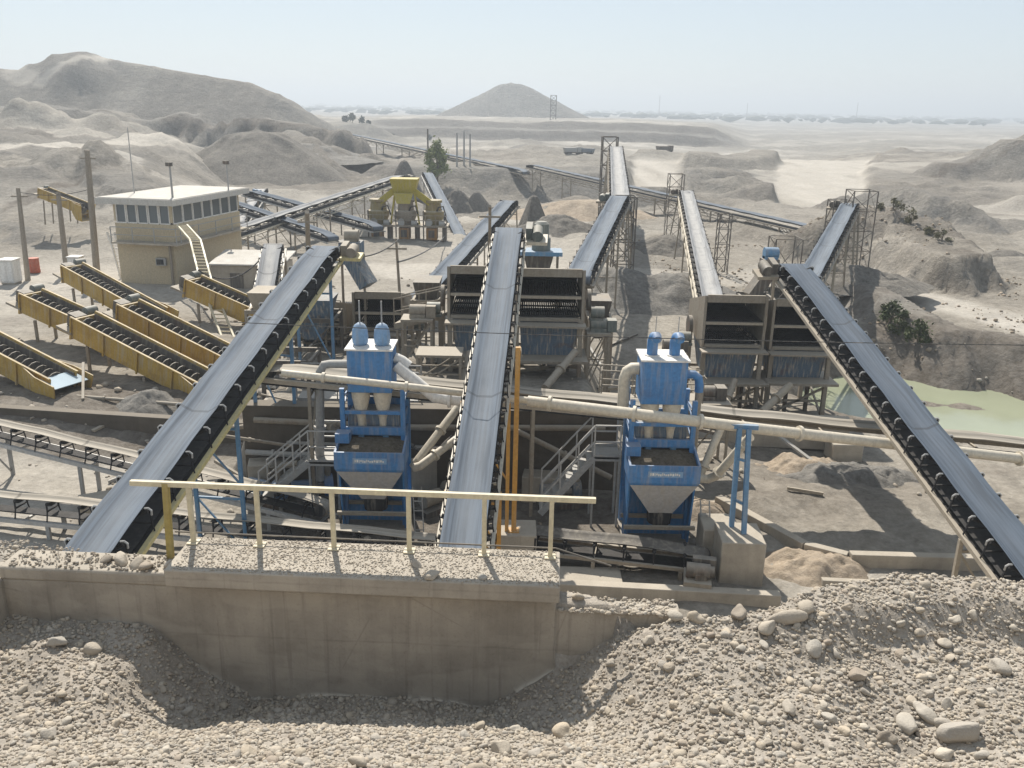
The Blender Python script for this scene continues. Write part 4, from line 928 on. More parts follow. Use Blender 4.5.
# ------------------------------------------------------------ vibrating screens
def screen(label, x0, x1, Y, zt, zm, zb, dep, zg=None, worn='steel_dusty', motor=1):
    cx = (x0 + x1) / 2; W = x1 - x0; zg = hz(cx, Y) if zg is None else zg
    t = thing('vibrating_screen', label, 'vibrating screen', (cx, Y, zg))
    for x in (x0 + .06, x1 - .06):
        MB().plate([(x - .05, Y, zm - .1), (x - .05, Y + dep, zm + .2), (x - .05, Y + dep, zt - .75), (x - .05, Y, zt)], .1, (1, 0, 0)).build('side_plate', M[worn], t)
    MB().plate([(x0 + .1, Y + .12, zt - .06), (x1 - .1, Y + .12, zt - .06), (x1 - .1, Y + dep - .1, zt - .80), (x0 + .1, Y + dep - .1, zt - .80)], .04, (0, 0, 1)).build('added_shade_cover', M[worn], t)  # added cover, hidden from the camera, keeps the sun off the interior
    MB().box((cx, Y + .06, zt - .12), (W - .26, .1, .3)).build('header_beam', M[worn], t)
    MB().box((cx, Y + .1, zm - .02), (W - .26, .2, .12)).build('sill_beam', M[worn], t)
    zc = (zt - .25 + zm) / 2
    MB().box((cx, Y + .08, zc + .02), (W - .26, .14, .1)).build('deck_bar', M['sandy_metal'], t)
    for z in (zm + .12, zc + .1):
        mb = MB(); n = int(W / .09)
        for i in range(n): mb.bar((x0 + .16 + (W - .32) * i / (n - 1), Y + .12, z), (x0 + .16 + (W - .32) * i / (n - 1), Y + dep - .2, z + .05), .05, .03)
        for j in range(4): f = j / 3; mb.bar((x0 + .14, Y + .2 + (dep - .5) * f, z + .05 * f - .03), (x1 - .14, Y + .2 + (dep - .5) * f, z + .05 * f - .03), .06, .06)
        mb.build('screen_deck', M['shaded_black'], t)  # interior shade put into the near-black decks and back curtain
    MB().box((cx, Y + dep - .12, (zt + zm) / 2 - .3), (W - .3, .05, zt - zm - .75)).build('back_curtain', M['shaded_black'], t)
    # chute below
    hb = [(x0 + .22, Y + .05, zm - .12), (x1 - .22, Y + .05, zm - .12), (x1 - .22, Y + dep - .3, zm - .12), (x0 + .22, Y + dep - .3, zm - .12)]
    lb = [(x0 + .32, Y + .16, zb + .05), (x1 - .32, Y + .16, zb + .05), (x1 - .35, Y + dep - .8, zb + .05), (x0 + .35, Y + dep - .8, zb + .05)]
    MB().loft([lb, hb]).build('hopper', M['blue_old'], t, smooth=False)
    MB().box((cx, Y - .28, zm - .16), (W + .1, .6, .07)).build('shelf', M['steel_dusty'], t)
    MB().box((cx, Y + .2, zb), (W + .3, 1.9, .1)).build('front_platform', M['steel_dusty'], t)
    for x in (x0 + .12, x1 - .12):
        for y in (Y + .0, Y + dep - .15):
            g_ = hz(x, y); MB().bar((x, y, g_ - .1), (x, y, zm - .08), .16, .16).build('leg', M[worn], t)
    for x in (cx - .1, cx + W * .3):
        MB().bar((x, Y + .9, hz(x, Y + .9) - .1), (x, Y + .9, zb - .05), .14, .14).build('leg', M['steel_dark'], t)
    mb = MB()
    for y in (Y + .0, Y + dep - .15):
        z0_ = zg + .15; z1_ = zb - .2
        mb.bar((x0 + .12, y, z1_), (x1 - .12, y, z1_), .1, .12); mb.bar((x0 + .12, y, (z0_ + z1_) / 2), (x1 - .12, y, (z0_ + z1_) / 2), .08, .08)
        mb.bar((x0 + .12, y, z0_), (x1 - .12, y, z1_ - .1), .08, .08)
    for x in (x0 + .12, x1 - .12): mb.bar((x, Y, z1_ - .08), (x, Y + dep - .15, z1_ - .08), .1, .1); mb.bar((x, Y, z0_), (x, Y + dep - .15, z1_), .07, .07)
    mb.build('bracing', M[worn], t)
    xs = x1 + .3 if motor > 0 else x0 - .3
    if motor:
        MB().tube((xs, Y + .7, zm + .15), (xs + .5 * motor, Y + .7, zm + .15), .22, n=12).box((xs + .2 * motor, Y + .7, zm - .1), (.5, .5, .1)).build('motor', M['motor_green'], t)
        MB().tube((xs - .12 * motor, Y + 1.3, zm + .5), (xs + .02 * motor, Y + 1.3, zm + .5), .42, n=16).build('flywheel', M['steel_dark'], t)
    return t
screen('left bay of the central pair of dusty vibrating screens', -2.45, -.28, 32.0, 6.4, 4.55, 3.15, 2.8, motor=-1)
screen('right bay of the central pair of dusty vibrating screens', .02, 2.62, 32.0, 6.35, 4.5, 3.05, 2.8, motor=1)
screen('left bay of the right hand pair of vibrating screens', 7.45, 9.95, 34.0, 5.1, 3.1, 1.7, 3.0, motor=-1)
screen('right bay of the right hand pair of vibrating screens', 10.2, 12.75, 34.2, 4.95, 3.0, 1.7, 3.0, motor=0)
screen('single dusty vibrating screen under the left conveyor head', -6.7, -4.55, 36.0, 4.55, 3.0, 1.75, 3.2, motor=1)
screen('second dusty screen half hidden left of the left conveyor head', -9.2, -7.0, 36.4, 4.0, 2.75, 1.7, 3.2, motor=0)

# feed boxes and chutes at the conveyor heads
def chute(label, p, size, m, tilt, mm, leg_to=None):
    p = Vector(p); t = thing('chute', label, 'chute', p)
    MB().box(p + Vector((0, 0, .4)), size).build('feed_box', M[m], t)
    MB().bar(p + Vector((0, 0, .2)), p + Vector(tilt), size[0] * .8, .5).build('spout', M[m], t)
    MB().tube(p + Vector((-.25, 0, size[2] / 2 + .62)), p + Vector((.3, 0, size[2] / 2 + .62)), .24, n=12).box(p + Vector((0, 0, size[2] / 2 + .44)), (.5, .5, .12)).build('motor', M[mm], t)
    mb = MB()
    for sx in (-1, 1): mb.bar(p + Vector((sx * size[0] / 2, .2, .3)), (p.x + sx * size[0] / 2, p.y + .2, hz(p.x, p.y)), .09, .09)
    mb.build('leg', M['steel_dusty'], t)
chute('rusty feed chute with blue motor beside the dark right conveyor head', at_y(768, 276, 35.5), (.65, .6, .6), 'steel_dark', (-.7, -.2, -.8), 'blue_leg')
chute('tan drum topped feed box with worn blue chute beside the left conveyor head', at_y(352, 262, 36), (.9, .8, .9), 'blue_old', (.7, -.3, -.9), 'steel_dusty')
mt = thing('feed_motor', 'dark upright motor on a pale blue platform right of the central head', 'motor', at_y(541, 250, 36))
pp = at_y(541, 250, 36)
MB().lathe([(.38, 0), (.38, .5), (.30, .55), (.30, 1.05), (.2, 1.15)], pp, 14).build('motor_body', M['motor_green'], mt)
MB().box(pp - Vector((.0, 0, .08)), (1.7, 1.2, .16)).build('platform', M['blue_leg'], mt)
MB().frustum(pp + Vector((-.1, 0, -1.6)), .5, .5, pp + Vector((-.1, 0, -.16)), 1.2, .9).build('chute', M['steel_dark'], mt)
mb = MB()
for sx in (-.7, .7): mb.bar(pp + Vector((sx, .4, -.1)), (pp.x + sx, pp.y + .4, 1.0), .1, .1)
mb.build('leg', M['steel_dusty'], mt)

# ------------------------------------------------------------ yellow screw washers
def make_screw():
    t = thing('screw_washer', 'yellow spiral screw washer', 'screw washer', (0, 0, 0), 'yellow spiral screw washers on the left bench'); L = 7.6
    # trough along +x, open top
    h0, h1 = -.50, .58
    prof = lambda x, k: [Vector((x, -.62 * k, h1)), Vector((x, -.55 * k, h0 + .15)), Vector((x, -.25 * k, h0)), Vector((x, .25 * k, h0)), Vector((x, .55 * k, h0 + .15)), Vector((x, .62 * k, h1)),
                         Vector((x, .57 * k, h1)), Vector((x, .50 * k, h0 + .18)), Vector((x, .22 * k, h0 + .05)), Vector((x, -.22 * k, h0 + .05)), Vector((x, -.50 * k, h0 + .18)), Vector((x, -.57 * k, h1))]
    mb = MB().loft([prof(0, 1), prof(L, 1)])
    for x in (0, L * .25, L * .5, L * .75):
        for s in (-1, 1): mb.bar((x + .05, s * .66, h1 - .03), (x + .05, s * .60, h0 + .1), .06, .07, (1, 0, 0))
    mb.build('trough', M['yellow'], t, smooth=False)
    MB().bar((0, -.63, h1 + .02), (L, -.63, h1 + .02), .09, .05).bar((0, .63, h1 + .02), (L, .63, h1 + .02), .09, .05).build('top_flange', M['yellow'], t)
    MB().tube((-.3, 0, .06), (L - .1, 0, .06), .15, n=10).build('shaft', M['screw'], t)
    mb = MB(); n = 19 * 14; pitch = (L - .4) / 19; rr_, ri = .46, .12
    a_, b_ = [], []
    for i in range(n + 1):
        an = 2 * math.pi * i / 14; x = .15 + pitch * i / 14
        for off in (0, .04):
            a_.append(Vector((x + off, ri * math.cos(an), .06 + ri * math.sin(an)))); b_.append(Vector((x + off, rr_ * math.cos(an), .06 + rr_ * math.sin(an))))
    base = a_ + b_; m_ = len(a_); fs = []
    for i in range(n):
        p, q = 2 * i, 2 * i + 2
        fs += [(p, q, m_ + q, m_ + p), (q + 1, p + 1, m_ + p + 1, m_ + q + 1), (m_ + p, m_ + q, m_ + q + 1, m_ + p + 1)]
    mb.add(base, fs); mb.build('spiral_flight', M['screw'], t)
    for sg in (-1, 1): MB().bar((.06, sg * .525, .22), (L - .05, sg * .525, .22), .02, .64, (0, 0, 1)).build('liner', M['steel_dark'], t)
    # widened settling tank at the low end
    tl = lambda x, wv, z: [Vector((x, -wv, h1)), Vector((x, -wv * .75, z)), Vector((x, wv * .75, z)), Vector((x, wv, h1)), Vector((x, wv - .05, h1)), Vector((x, wv * .75 - .05, z + .05)), Vector((x, -wv * .75 + .05, z + .05)), Vector((x, -wv + .05, h1))]
    MB().loft([tl(L - 1.5, .68, h0 - .03), tl(L - .5, .92, h0 - .5), tl(L + .55, .92, h0 - .5)]).build('settling_tank', M['yellow'], t, smooth=False)
    MB().box((0, 0, .02), (.08, 1.2, .9)).build('end_plate', M['yellow'], t)
    MB().box((-.35, 0, .2), (.5, .55, .55)).build('gearbox', M['steel_dark'], t)
    MB().tube((-.45, .45, .45), (-.45, 1.0, .45), .19, n=12).build('drive_motor', M['motor_green'], t)
    MB().box((-.35, .1, -.15), (.9, 1.5, .1)).build('motor_bed', M['steel_dusty'], t)
    return t
proto = make_screw()
def put_screw(o, a, b, label):
    a, b = Vector(a), Vector(b); d = (b - a).normalized(); s = Vector((0, 0, 1)).cross(d).normalized(); n = d.cross(s)
    o.matrix_world = Matrix.Translation(a) @ Matrix((d, s, n)).transposed().to_4x4(); o['label'] = label
    if 'distant' in label: o.scale = (.55, .8, .8)
    for f in (.12, .55, .92):
        for sg in (-1, 1):
            p = a + d * 7.6 * f + s * sg * .5 - n * .45
            mb = MB(); g_ = hz(p.x, p.y); hh = max(.2, p.z - g_)
            leg = MB().bar((0, 0, 0), (0, 0, -hh), .11, .11).build('leg', M['steel_dusty'])
            leg.parent = o; leg.matrix_local = o.matrix_world.inverted() @ Matrix.Translation(p)
for i, (a, b, lab) in enumerate([
    ((-24.4, 48.4, 2.7), (-18.4, 44.3, 1.2), 'farthest yellow screw washer, starting by the grey cabinets and poles'),
    ((-17.5, 39.2, 2.7), (-12.5, 36.8, 1.2), 'yellow screw washer between the control building one and the nearest long trough'),
    ((-18.3, 36.6, 2.7), (-12.9, 34.0, 1.1), 'long yellow screw washer ending closest to the left belt conveyor'),
    ((-22.6, 40.6, 2.8), (-17.3, 38.3, 1.4), 'short looking yellow screw washer behind the nearest one, upper left'),
    ((-24.3, 36.2, 2.9), (-18.1, 33.3, 1.2), 'nearest yellow screw washer, pale water in its end basin, cut by the frame edge'),
    ((-16.7, 45.3, 2.7), (-11.4, 43.2, 1.1), 'yellow screw washer in front of the control building, under the white ladder'),
    ((-37.0, 70.5, 4.8), (-31.5, 68.5, 3.3), 'distant yellow screw washer on the slope behind the wooden poles'),
]):
    o = proto if i == 0 else copy_tree(proto)
    if i: 
        for ch in [c for c in o.children if c.name.split('.')[0] == 'leg']: bpy.data.objects.remove(ch)
    put_screw(o, a, b, lab)
    if i == 4:
        wt = MB().box((0, 0, 0), (.95, 1.5, .03)).build('water', M['water_pale']); wt.parent = o; wt.location = (7.6, 0, .40)

# ------------------------------------------------------------ control building
bA = at_z(178, 287, 1.0); bA = Vector((bA.x, bA.y, 0.9))
ex = Vector((-1, .16, 0)).normalized(); ey = Vector((.22, 1, 0)).normalized()   # along the left face, along the right face
LX, LY = 3.75, 8.0
bl = thing('control_building', 'two storey cream control building with a window band and flat overhanging roof', 'building', bA)
BP = lambda u, v, z: bA + ex * u + ey * v + Vector((0, 0, z))
def quadbox(u0, u1, v0, v1, z0, z1): 
    return [[BP(u0, v0, z0), BP(u1, v0, z0), BP(u1, v1, z0), BP(u0, v1, z0)], [BP(u0, v0, z1), BP(u1, v0, z1), BP(u1, v1, z1), BP(u0, v1, z1)]]
MB().loft(quadbox(0, LX, 0, LY, -.3, 2.65)).build('lower_wall', M['plaster'], bl, smooth=False)
MB().loft(quadbox(-.08, LX + .08, -.08, LY + .05, 2.65, 2.85)).build('floor_band', M['concrete'], bl, smooth=False)
MB().loft(quadbox(0, LX, 0, LY, 2.85, 3.88)).build('upper_wall', M['plaster'], bl, smooth=False)
MB().loft(quadbox(.12, LX - .12, .12, LY - .12, 3.88, 5.05)).build('core', M['steel_dark'], bl, smooth=False)
rf = MB().loft(quadbox(-.5, LX + .8, -.5, LY + .6, 5.05, 5.4)).build('roof', M['roofing'], bl, smooth=False)
MB().loft(quadbox(-.4, LX + .7, -.4, LY + .5, 5.40, 5.44)).build('roof_membrane', M['roofing'], rf, smooth=False)
def window(f, n):
    w_ = MB()
    for a, b in f['fr']: w_.bar(a, b, .07, .07)
    wo = w_.build('window', M['white'], bl); g_ = MB(); g_.add(f['gl'] + [p - f['n'] * .02 for p in f['gl']], [(0, 1, 2, 3), (7, 6, 5, 4), (0, 4, 5, 1), (1, 5, 6, 2), (2, 6, 7, 3), (3, 7, 4, 0)]); g_.build('pane', M['glass'], wo)
nl = -ey; nr_ = -ex
def win_row(face, a0, a1, k, z0, z1):
    for i in range(k):
        u0 = a0 + (a1 - a0) * i / k + .05; u1 = a0 + (a1 - a0) * (i + 1) / k - .05
        B = (lambda u, z: BP(u, .03, z)) if face == 'l' else (lambda u, z: BP(.03, u, z))
        c = [B(u0, z0), B(u1, z0), B(u1, z1), B(u0, z1)]
        window({'fr': [(c[0], c[1]), (c[1], c[2]), (c[2], c[3]), (c[3], c[0])], 'gl': [p - (nl if face == 'l' else nr_) * .01 for p in c], 'n': nl if face == 'l' else nr_}, k)
win_row('l', .1, LX - .1, 5, 3.92, 5.02); win_row('r', .15, LY - .15, 7, 3.92, 5.02)
for (u, v) in ((0.06, .06), (LX - .06, .06), (.06, LY - .06)):
    MB().bar(BP(u, v, 4.0), BP(u, v, 5.1), .14, .14).build('corner_post', M['plaster'], bl)
mb = MB()
for a, b in ((BP(LX, -.5, 3.7), BP(-.5, -.5, 3.7)), (BP(-.5, -.5, 3.7), BP(-.5, LY, 3.7))): mb.bar(a, b, .05, .05); mb.bar(a - Vector((0, 0, .45)), b - Vector((0, 0, .45)), .04, .04)
for i in range(4): mb.bar(BP(LX * i / 3 - .5 * (1 - i / 3), -.5, 2.8), BP(LX * i / 3 - .5 * (1 - i / 3), -.5, 3.7), .05, .05)
for i in range(5): mb.bar(BP(-.5, LY * i / 4, 2.8), BP(-.5, LY * i / 4, 3.7), .05, .05)
mb.build('balcony_railing', M['steel_grey'], bl)
MB().loft(quadbox(-.6, LX, -.6, -.08, 2.7, 2.8)).loft(quadbox(-.6, -.08, -.08, LY, 2.7, 2.8)).build('balcony', M['concrete'], bl, smooth=False)
ac = MB().box(BP(.85, -.12, 1.65), (.6, .3, .45)).build('air_conditioner', M['steel_grey'], bl)
MB().box(BP(.85, -.28, 1.65), (.42, .03, .32)).build('grille', M['rubber'], ac)
MB().bar(BP(.2, -.15, -.1), BP(.2, -.15, 2.7), .12, .12).build('downpipe', M['wood_pole'], bl)
def mast(label, p, h, r, m='steel_grey', lamp=True, name='lamp_mast'):
    t = thing(name, label, 'mast', p); p = Vector(p); MB().tube(p, p + Vector((0, 0, h)), r, r * .8, 8).build('pole', M[m], t)
    if lamp: MB().box(p + Vector((0, -.1, h)), (.35, .25, .22)).build('lamp_head', M['steel_dark'], t)
    return t
q = BP(.3, .8, 5.4); mast('lamp mast with crossarm near the front corner of the control building roof', q, 2.0, .07); MB().bar(q + Vector((-.35, 0, 1.5)), q + Vector((.35, 0, 1.5)), .06, .06)
mast('thin lamp mast at the right rear of the control building roof', BP(-.1, 6.6, 5.4), 1.8, .05)
mast('tall thin antenna on the left end of the control building roof', BP(LX + .2, 2.5, 5.4), 4.0, .035, lamp=False, name='antenna_mast')
# outdoor zig-zag ladder right and left of the building
def ladder(label, pts, w_, m='cream', name='access_ladder'):
    pts = [Vector(p) for p in pts]; t = thing(name, label, 'ladder', (pts[0].x, pts[0].y, hz(pts[0].x, pts[0].y))); off = Vector((w_, 0, 0))
    for k in (0, 1):
        mb = MB()
        for a, b in zip(pts[:-1], pts[1:]): mb.bar(a + off * k, b + off * k, .09, .13)
        mb.build('side_rail', M[m], t)
    mb = MB()
    for a, b in zip(pts[:-1], pts[1:]):
        n = max(2, int((b - a).length / .35))
        for i in range(n): p = a.lerp(b, (i + .5) / n); mb.bar(p, p + off, .05, .05)
    mb.build('rungs', M[m], t)
ladder('bent white access ladder in front of the control building corner', [at_y(222, 338, 42), at_y(200, 280, 46), at_y(190, 240, 50), at_y(177, 225, 53)], .6)
ladder('small white ladder frame left of the control building', [at_y(122, 283, 55.5), at_y(112, 245, 55.5), at_y(107, 232, 55.5)], .45, 'white')
# cabinets, barrel, poles
def cabinet(label, p, sz):
    t = thing('electrical_cabinet', label, 'cabinet', p); p = Vector(p)
    MB().box(p + Vector((0, 0, sz[2] / 2 + .1)), sz).build('body', M['white'], t, bevel=.03); MB().box(p + Vector((0, -sz[1] / 2 - .02, sz[2] / 2 + .1)), (sz[0] * .86, .03, sz[2] * .86)).build('door', M['white'], t)
    MB().box(p + Vector((0, 0, .05)), (sz[0] * .9, sz[1] * .9, .1)).build('plinth', M['concrete'], t)
    MB().box(p + Vector((0, 0, sz[2] + .13)), (sz[0] * 1.1, sz[1] * 1.15, .06)).build('cap', M['white'], t)
p = at_z(12, 284, 1.0); cabinet('pale electrical cabinet at the far left edge near the first pole', (p.x, p.y, hz(p.x, p.y)), (.9, .9, 1.35))
p = at_z(78, 278, 1.0); cabinet('pale electrical cabinet between the two right wooden poles', (p.x, p.y, hz(p.x, p.y)), (.75, .7, 1.2))
p = at_z(35, 272, 1.0); t = thing('barrel', 'faded red barrel between the first two wooden poles', 'barrel', (p.x, p.y, hz(p.x, p.y))); z = hz(p.x, p.y)
MB().lathe([(.33, 0), (.35, .05), (.33, .3), (.35, .33), (.33, .36), (.33, .62), (.35, .65), (.33, .68), (.33, .92)], (p.x, p.y, z), 16).build('body', M['red'], t); MB().lathe([(.35, .92), (.35, .96)], (p.x, p.y, z), 16).build('lid', M['red'], t)
def pole(label, base, top, r):
    base, top = Vector(base), Vector(top); base.z = hz(base.x, base.y) - .1
    t = thing('utility_pole', label, 'utility pole', base)
    MB().tube(base, top, r, r * .72, 10).build('shaft', M['wood_pole'], t)
    MB().bar(top + Vector((-.5, 0, -.5)), top + Vector((.5, 0, -.5)), .09, .09).build('crossarm', M['wood_pole'], t)
    return t
pole('leftmost wooden utility pole beside the red barrel', at_z(28, 281, 1), at_y(18, 188, 55), .17)
pole('middle wooden utility pole of the three by the screw washers', at_z(67, 273, 1), at_y(58, 192, 58), .2)
pole('tallest wooden utility pole, left of the control building', at_z(97, 275, 1), at_y(87, 150, 57), .23)
pole('thin grey pole standing before the left central screen', at_z(402, 330, 1), at_y(396, 238, 42), .08)
pole('blue steel pole behind the central conveyor, left of its head', at_z(489, 300, 1), at_y(490, 206, 42), .1)['category'] = 'pole'
pole('blue grey post standing behind the left conveyor head', at_z(310, 300, 1), at_y(307, 212, 45), .16)['category'] = 'pole'
# low shed with pale roof, crates of scrap
sh = thing('shed', 'low concrete shed with a tilted pale sheet roof right of the control building', 'shed', at_z(247, 290, 1)); p = at_z(247, 290, 1)
MB().box((p.x, p.y + 1.6, 1.6), (4.2, 3, 1.7)).build('walls', M['concrete'], sh)
MB().plate([(p.x - 2.2, p.y - .1, 2.5), (p.x + 2.3, p.y - .1, 2.5), (p.x + 2.3, p.y + 3.3, 2.85), (p.x - 2.2, p.y + 3.3, 2.85)], .08, (0, 0, 1)).build('roof', M['roofing'], sh)
MB().box((p.x - .6, p.y + .08, 1.4), (.8, .06, 1.2)).build('door', M['steel_dark'], sh)

# ------------------------------------------------------------ yellow cone crusher station
cp = at_z(407, 244, .6); cz = hz(cp.x, cp.y); X0, Y0 = cp.x, cp.y
st = thing('crusher_station', 'yellow crushing station with a flared hopper over three cone crushers', 'crusher', (X0, Y0, cz)); K = lambda a, b, c: Vector((X0 + a, Y0 + b, cz + c * .97))
MB().frustum(K(-.1, 0, 4.0), 1.7, 1.6, K(-.1, 0, 5.2), 2.3, 2.0).build('hopper', M['yellow_crusher'], st, smooth=False)
for s in (-1, 1):
    MB().bar(K(s * .7 - .1, -.6, 4.3), K(s * 2.4, -.9, 3.0), .5, .22, (0, 1, 0)).build('side_chute', M['yellow_crusher'], st)
    MB().bar(K(s * .8, -1.0, 4.1), K(s * 1.2, -1.0, 1.4), .14, .14).build('hopper_leg', M['yellow_crusher'], st)
MB().plate([K(-.9, -1.25, 4.0), K(.7, -1.25, 4.0), K(.5, -1.6, 3.2), K(-.6, -1.6, 3.2)], .1, (0, 1, .4)).build('front_apron', M['yellow_crusher'], st)
for i, (a, m) in enumerate(((-2.3, 'olive_dusty'), (0, 'steel_dusty'), (2.3, 'olive_dusty'))):
    cc = MB().lathe([(.55, 1.2), (.75, 1.6), (.9, 2.0), (.9, 2.4), (.7, 2.5), (.62, 3.1), (.75, 3.15), (.75, 3.35)], K(a, -.4, 0), 16).build('cone_crusher', M[m], st)
    MB().tube(K(a - .3, -1.35, 1.6), K(a - .3, -.7, 1.6), .3, n=12).build('pulley', M['steel_grey'], cc)
    MB().box(K(a - .1, -.5, .6), (.9, 1.3, 1.0)).build('base_box', M['orange_dirty'], st, bevel=.03)
    MB().box(K(a - .1, -1.17, .62), (.5, .04, .6)).build('hatch', M['steel_dark'], st)
    MB().tube(K(a + .55, -1.25, 1.55), K(a + 1.0, -1.25, 1.55), .22, n=10).build('motor', M['steel_grey'], st)
    MB().bar(K(a - .75, -1.2, 0), K(a - .75, -1.2, 2.6), .1, .1).build('column', M['steel_dark'], st)
    MB().pipe([K(a + .3, -.9, 2.4), K(a + .5, -1.2, 2.9), K(a + .9, -1.2, 3.0), K(a + 1.1, -1.0, 2.2)], .07, 6).build('hose', M['rubber'], st)
    MB().box(K(a + .95, -.4, .75), (.3, 1.4, 1.5)).build('pier', M['steel_dark'], st)
MB().box(K(0, -.3, 1.28), (7.2, 2.2, .14)).build('platform', M['steel_dusty'], st)
mb = MB()
for i in range(9): mb.bar(K(-3.5 + i * .87, -1.35, 1.3), K(-3.5 + i * .87, -1.35, 2.2), .05, .05)
mb.bar(K(-3.5, -1.35, 2.2), K(3.5, -1.35, 2.2), .05, .05).bar(K(-3.5, -1.35, 1.8), K(3.5, -1.35, 1.8), .05, .05); mb.build('handrail', M['steel_dusty'], st)

# ------------------------------------------------------------ stockpiles
def heap(label, px, py, Y, rad, m='pile', sx=1.0, name='stockpile', cat='stockpile', rough=.06, base=None, n=40):
    top = at_y(px, py, Y); zb = hz(top.x, top.y - rad * .3) - .6 if base is None else base; h = top.z - zb
    rs = np.linspace(0, 1, n) ** .9; an = np.linspace(0, 2 * np.pi, 72, endpoint=False)
    Rg, Ag = np.meshgrid(rs, an, indexing='ij'); ra = rad * (1 + .1 * fbm(np.cos(Ag) * 2, np.sin(Ag) * 2, 2, 1.0, px))
    x = Rg * ra * np.cos(Ag) * sx; y = Rg * ra * np.sin(Ag)
    zz = h * (1 - Rg) * (1 - .12 * np.exp(-(Rg / .12) ** 2)) + rough * rad * .35 * fbm(x, y, 5, rad * .35, py) * np.minimum(1, Rg * 4) * (1.2 - Rg)
    V = np.stack([x, y, zz], -1).reshape(-1, 3); k = 72; i = np.arange(n * k).reshape(n, k)
    F = np.stack([i[:-1], np.roll(i[:-1], -1, 1), np.roll(i[1:], -1, 1), i[1:]], -1).reshape(-1, 4)
    o = np_mesh(name, V, F, M[m]); o.location = (top.x, top.y, zb); return tag(o, label, cat)
heap('broad dark grey conical stockpile with a ridged top below the left hill', 256, 121, 135, 14.5, 'pile_dark', 1.1, rough=.12)
heap('long grey stockpile running right from the ridged dark one', 300, 141, 150, 10.5, 'pile', 1.3, rough=.2)
heap('rounded grey stockpile behind the long pale conveyor', 352, 192, 98, 6.5, 'pile', 1.35)
heap('small dark cone of crushed stone behind the yellow crusher', 404, 154, 122, 3.2, 'pile_dark', .9)
heap('steep dark cone stockpile between the central belts', 534, 187, 82, 2.6, 'pile_dark', .8)
heap('low dark mound right of the steep dark cone', 560, 212, 80, 3.4, 'pile_dark', 1.3, rough=.2)
heap('tan sand mound left of the double belt line', 585, 197, 100, 7.0, 'pile_tan', 1.5)
heap('dark grey stone mound under the scaffold behind the right conveyor', 848, 262, 55, 4.5, 'pile_dark', 1.2, rough=.25)
heap('grey heap under the whitish sand covered conveyor head', 668, 232, 72, 4.2, 'pile_dark', 1.1, rough=.2)
heap('brown heap at the foot of the whitish sand covered conveyor', 678, 268, 52, 5.0, 'pile', 1.2, rough=.2)
heap('low dirt mound beside the right central screen', 622, 262, 52, 5.2, 'pile', 1.1, rough=.25)
heap('small dark mound at the right edge by the pale track', 1006, 248, 70, 2.6, 'pile_dark', 1.4)
heap('small dark boulder heap in the middle distance right of the yellow crusher', 458, 184, 112, 3.0, 'pile_dark', 1.1, rough=.25)
heap('tiny dark mound right of the boulder heap', 477, 188, 112, 2.0, 'pile_dark', 1.2)
heap('large pale pyramid shaped spoil hill on the horizon', 511, 77, 620, 50, 'hill', 1.15, 'spoil_hill', 'hill', .07, base=2.0, n=60)

# ------------------------------------------------------------ pond
xs, ys = np.meshgrid(np.linspace(9.5, 30.5, 30), np.linspace(32.0, 45.0, 20))
i = np.arange(600).reshape(20, 30); F = np.stack([i[:-1, :-1], i[:-1, 1:], i[1:, 1:], i[1:, :-1]], -1).reshape(-1, 4)
tag(np_mesh('pond_water', np.stack([xs, ys, np.full_like(xs, -.75)], -1).reshape(-1, 3), F, M['water']), kind='structure')

# ------------------------------------------------------------ vegetation
def leafy(label, base, h, w_, n, m, leaf=.1, trunk=True, name='bush', cat='bush', seed=1, lo=.0, group=None):
    r = np.random.default_rng(seed); base = Vector(base)
    t = thing(name, label, cat, base, group)
    cl = []
    nb = max(4, int(n / 90))
    for k in range(nb):
        a = r.uniform(0, 6.28); zz = lo + (1 - lo) * r.uniform(.12, .95); ww = math.sin(min(1, (zz - lo) / (1 - lo) + .12) * math.pi) ** .6
        rad = r.uniform(.2, 1) * ww * w_; cl.append((math.cos(a) * rad, math.sin(a) * rad, zz * h, r.uniform(.16, .34) * w_))
    cl = np.array(cl); c = cl[r.integers(0, nb, n)]
    p = c[:, :3] + r.normal(size=(n, 3)) * c[:, 3:4] * .75
    p[:, 2] = np.maximum(p[:, 2], .03)
    u = r.normal(size=(n, 3)); u /= np.linalg.norm(u, axis=1)[:, None]; v = np.cross(u, r.normal(size=(n, 3))); v /= np.linalg.norm(v, axis=1)[:, None]
    s = leaf * r.uniform(.6, 1.4, (n, 1)); V = np.stack([p - u * s, p + v * s * .5, p + u * s, p - v * s * .5], 1).reshape(-1, 3)
    np_mesh('foliage' if not trunk else 'crown', V, np.arange(4 * n).reshape(-1, 4), M[m], t, False)
    mb = MB(); z0 = h * .75
    mb.pipe([base, base + Vector((.02 * h, 0, h * .4)), base + Vector((0, .02 * h, z0))], [w_ * .09, w_ * .06, w_ * .015], 8)
    for k in range(min(nb, 9)): mb.pipe([base + Vector((0, 0, cl[k][2] * .45)), base + Vector(cl[k][:3])], [w_ * .035, w_ * .01], 5)
    mb.build('trunk' if trunk else 'stem', M['bark'], t); return t
def gpt(px, py, Y): p = at_y(px, py, Y); return (p.x, p.y, hz(p.x, p.y) - .05)
leafy('lone green tree behind the long stockpile conveyor', gpt(437, 175, 132), 6.4, 1.7, 2600, 'leaf_pale', .2, name='tree', cat='tree', seed=3, lo=.15)
leafy('green bush on the bank above the pond, nearest the dark conveyor', gpt(889, 335, 46.5), 1.25, .7, 900, 'leaf_dark', .09, False, seed=4)
leafy('green bush at the water edge of the pond', gpt(914, 365, 44.4), .9, .75, 900, 'leaf_dark', .08, False, seed=5)
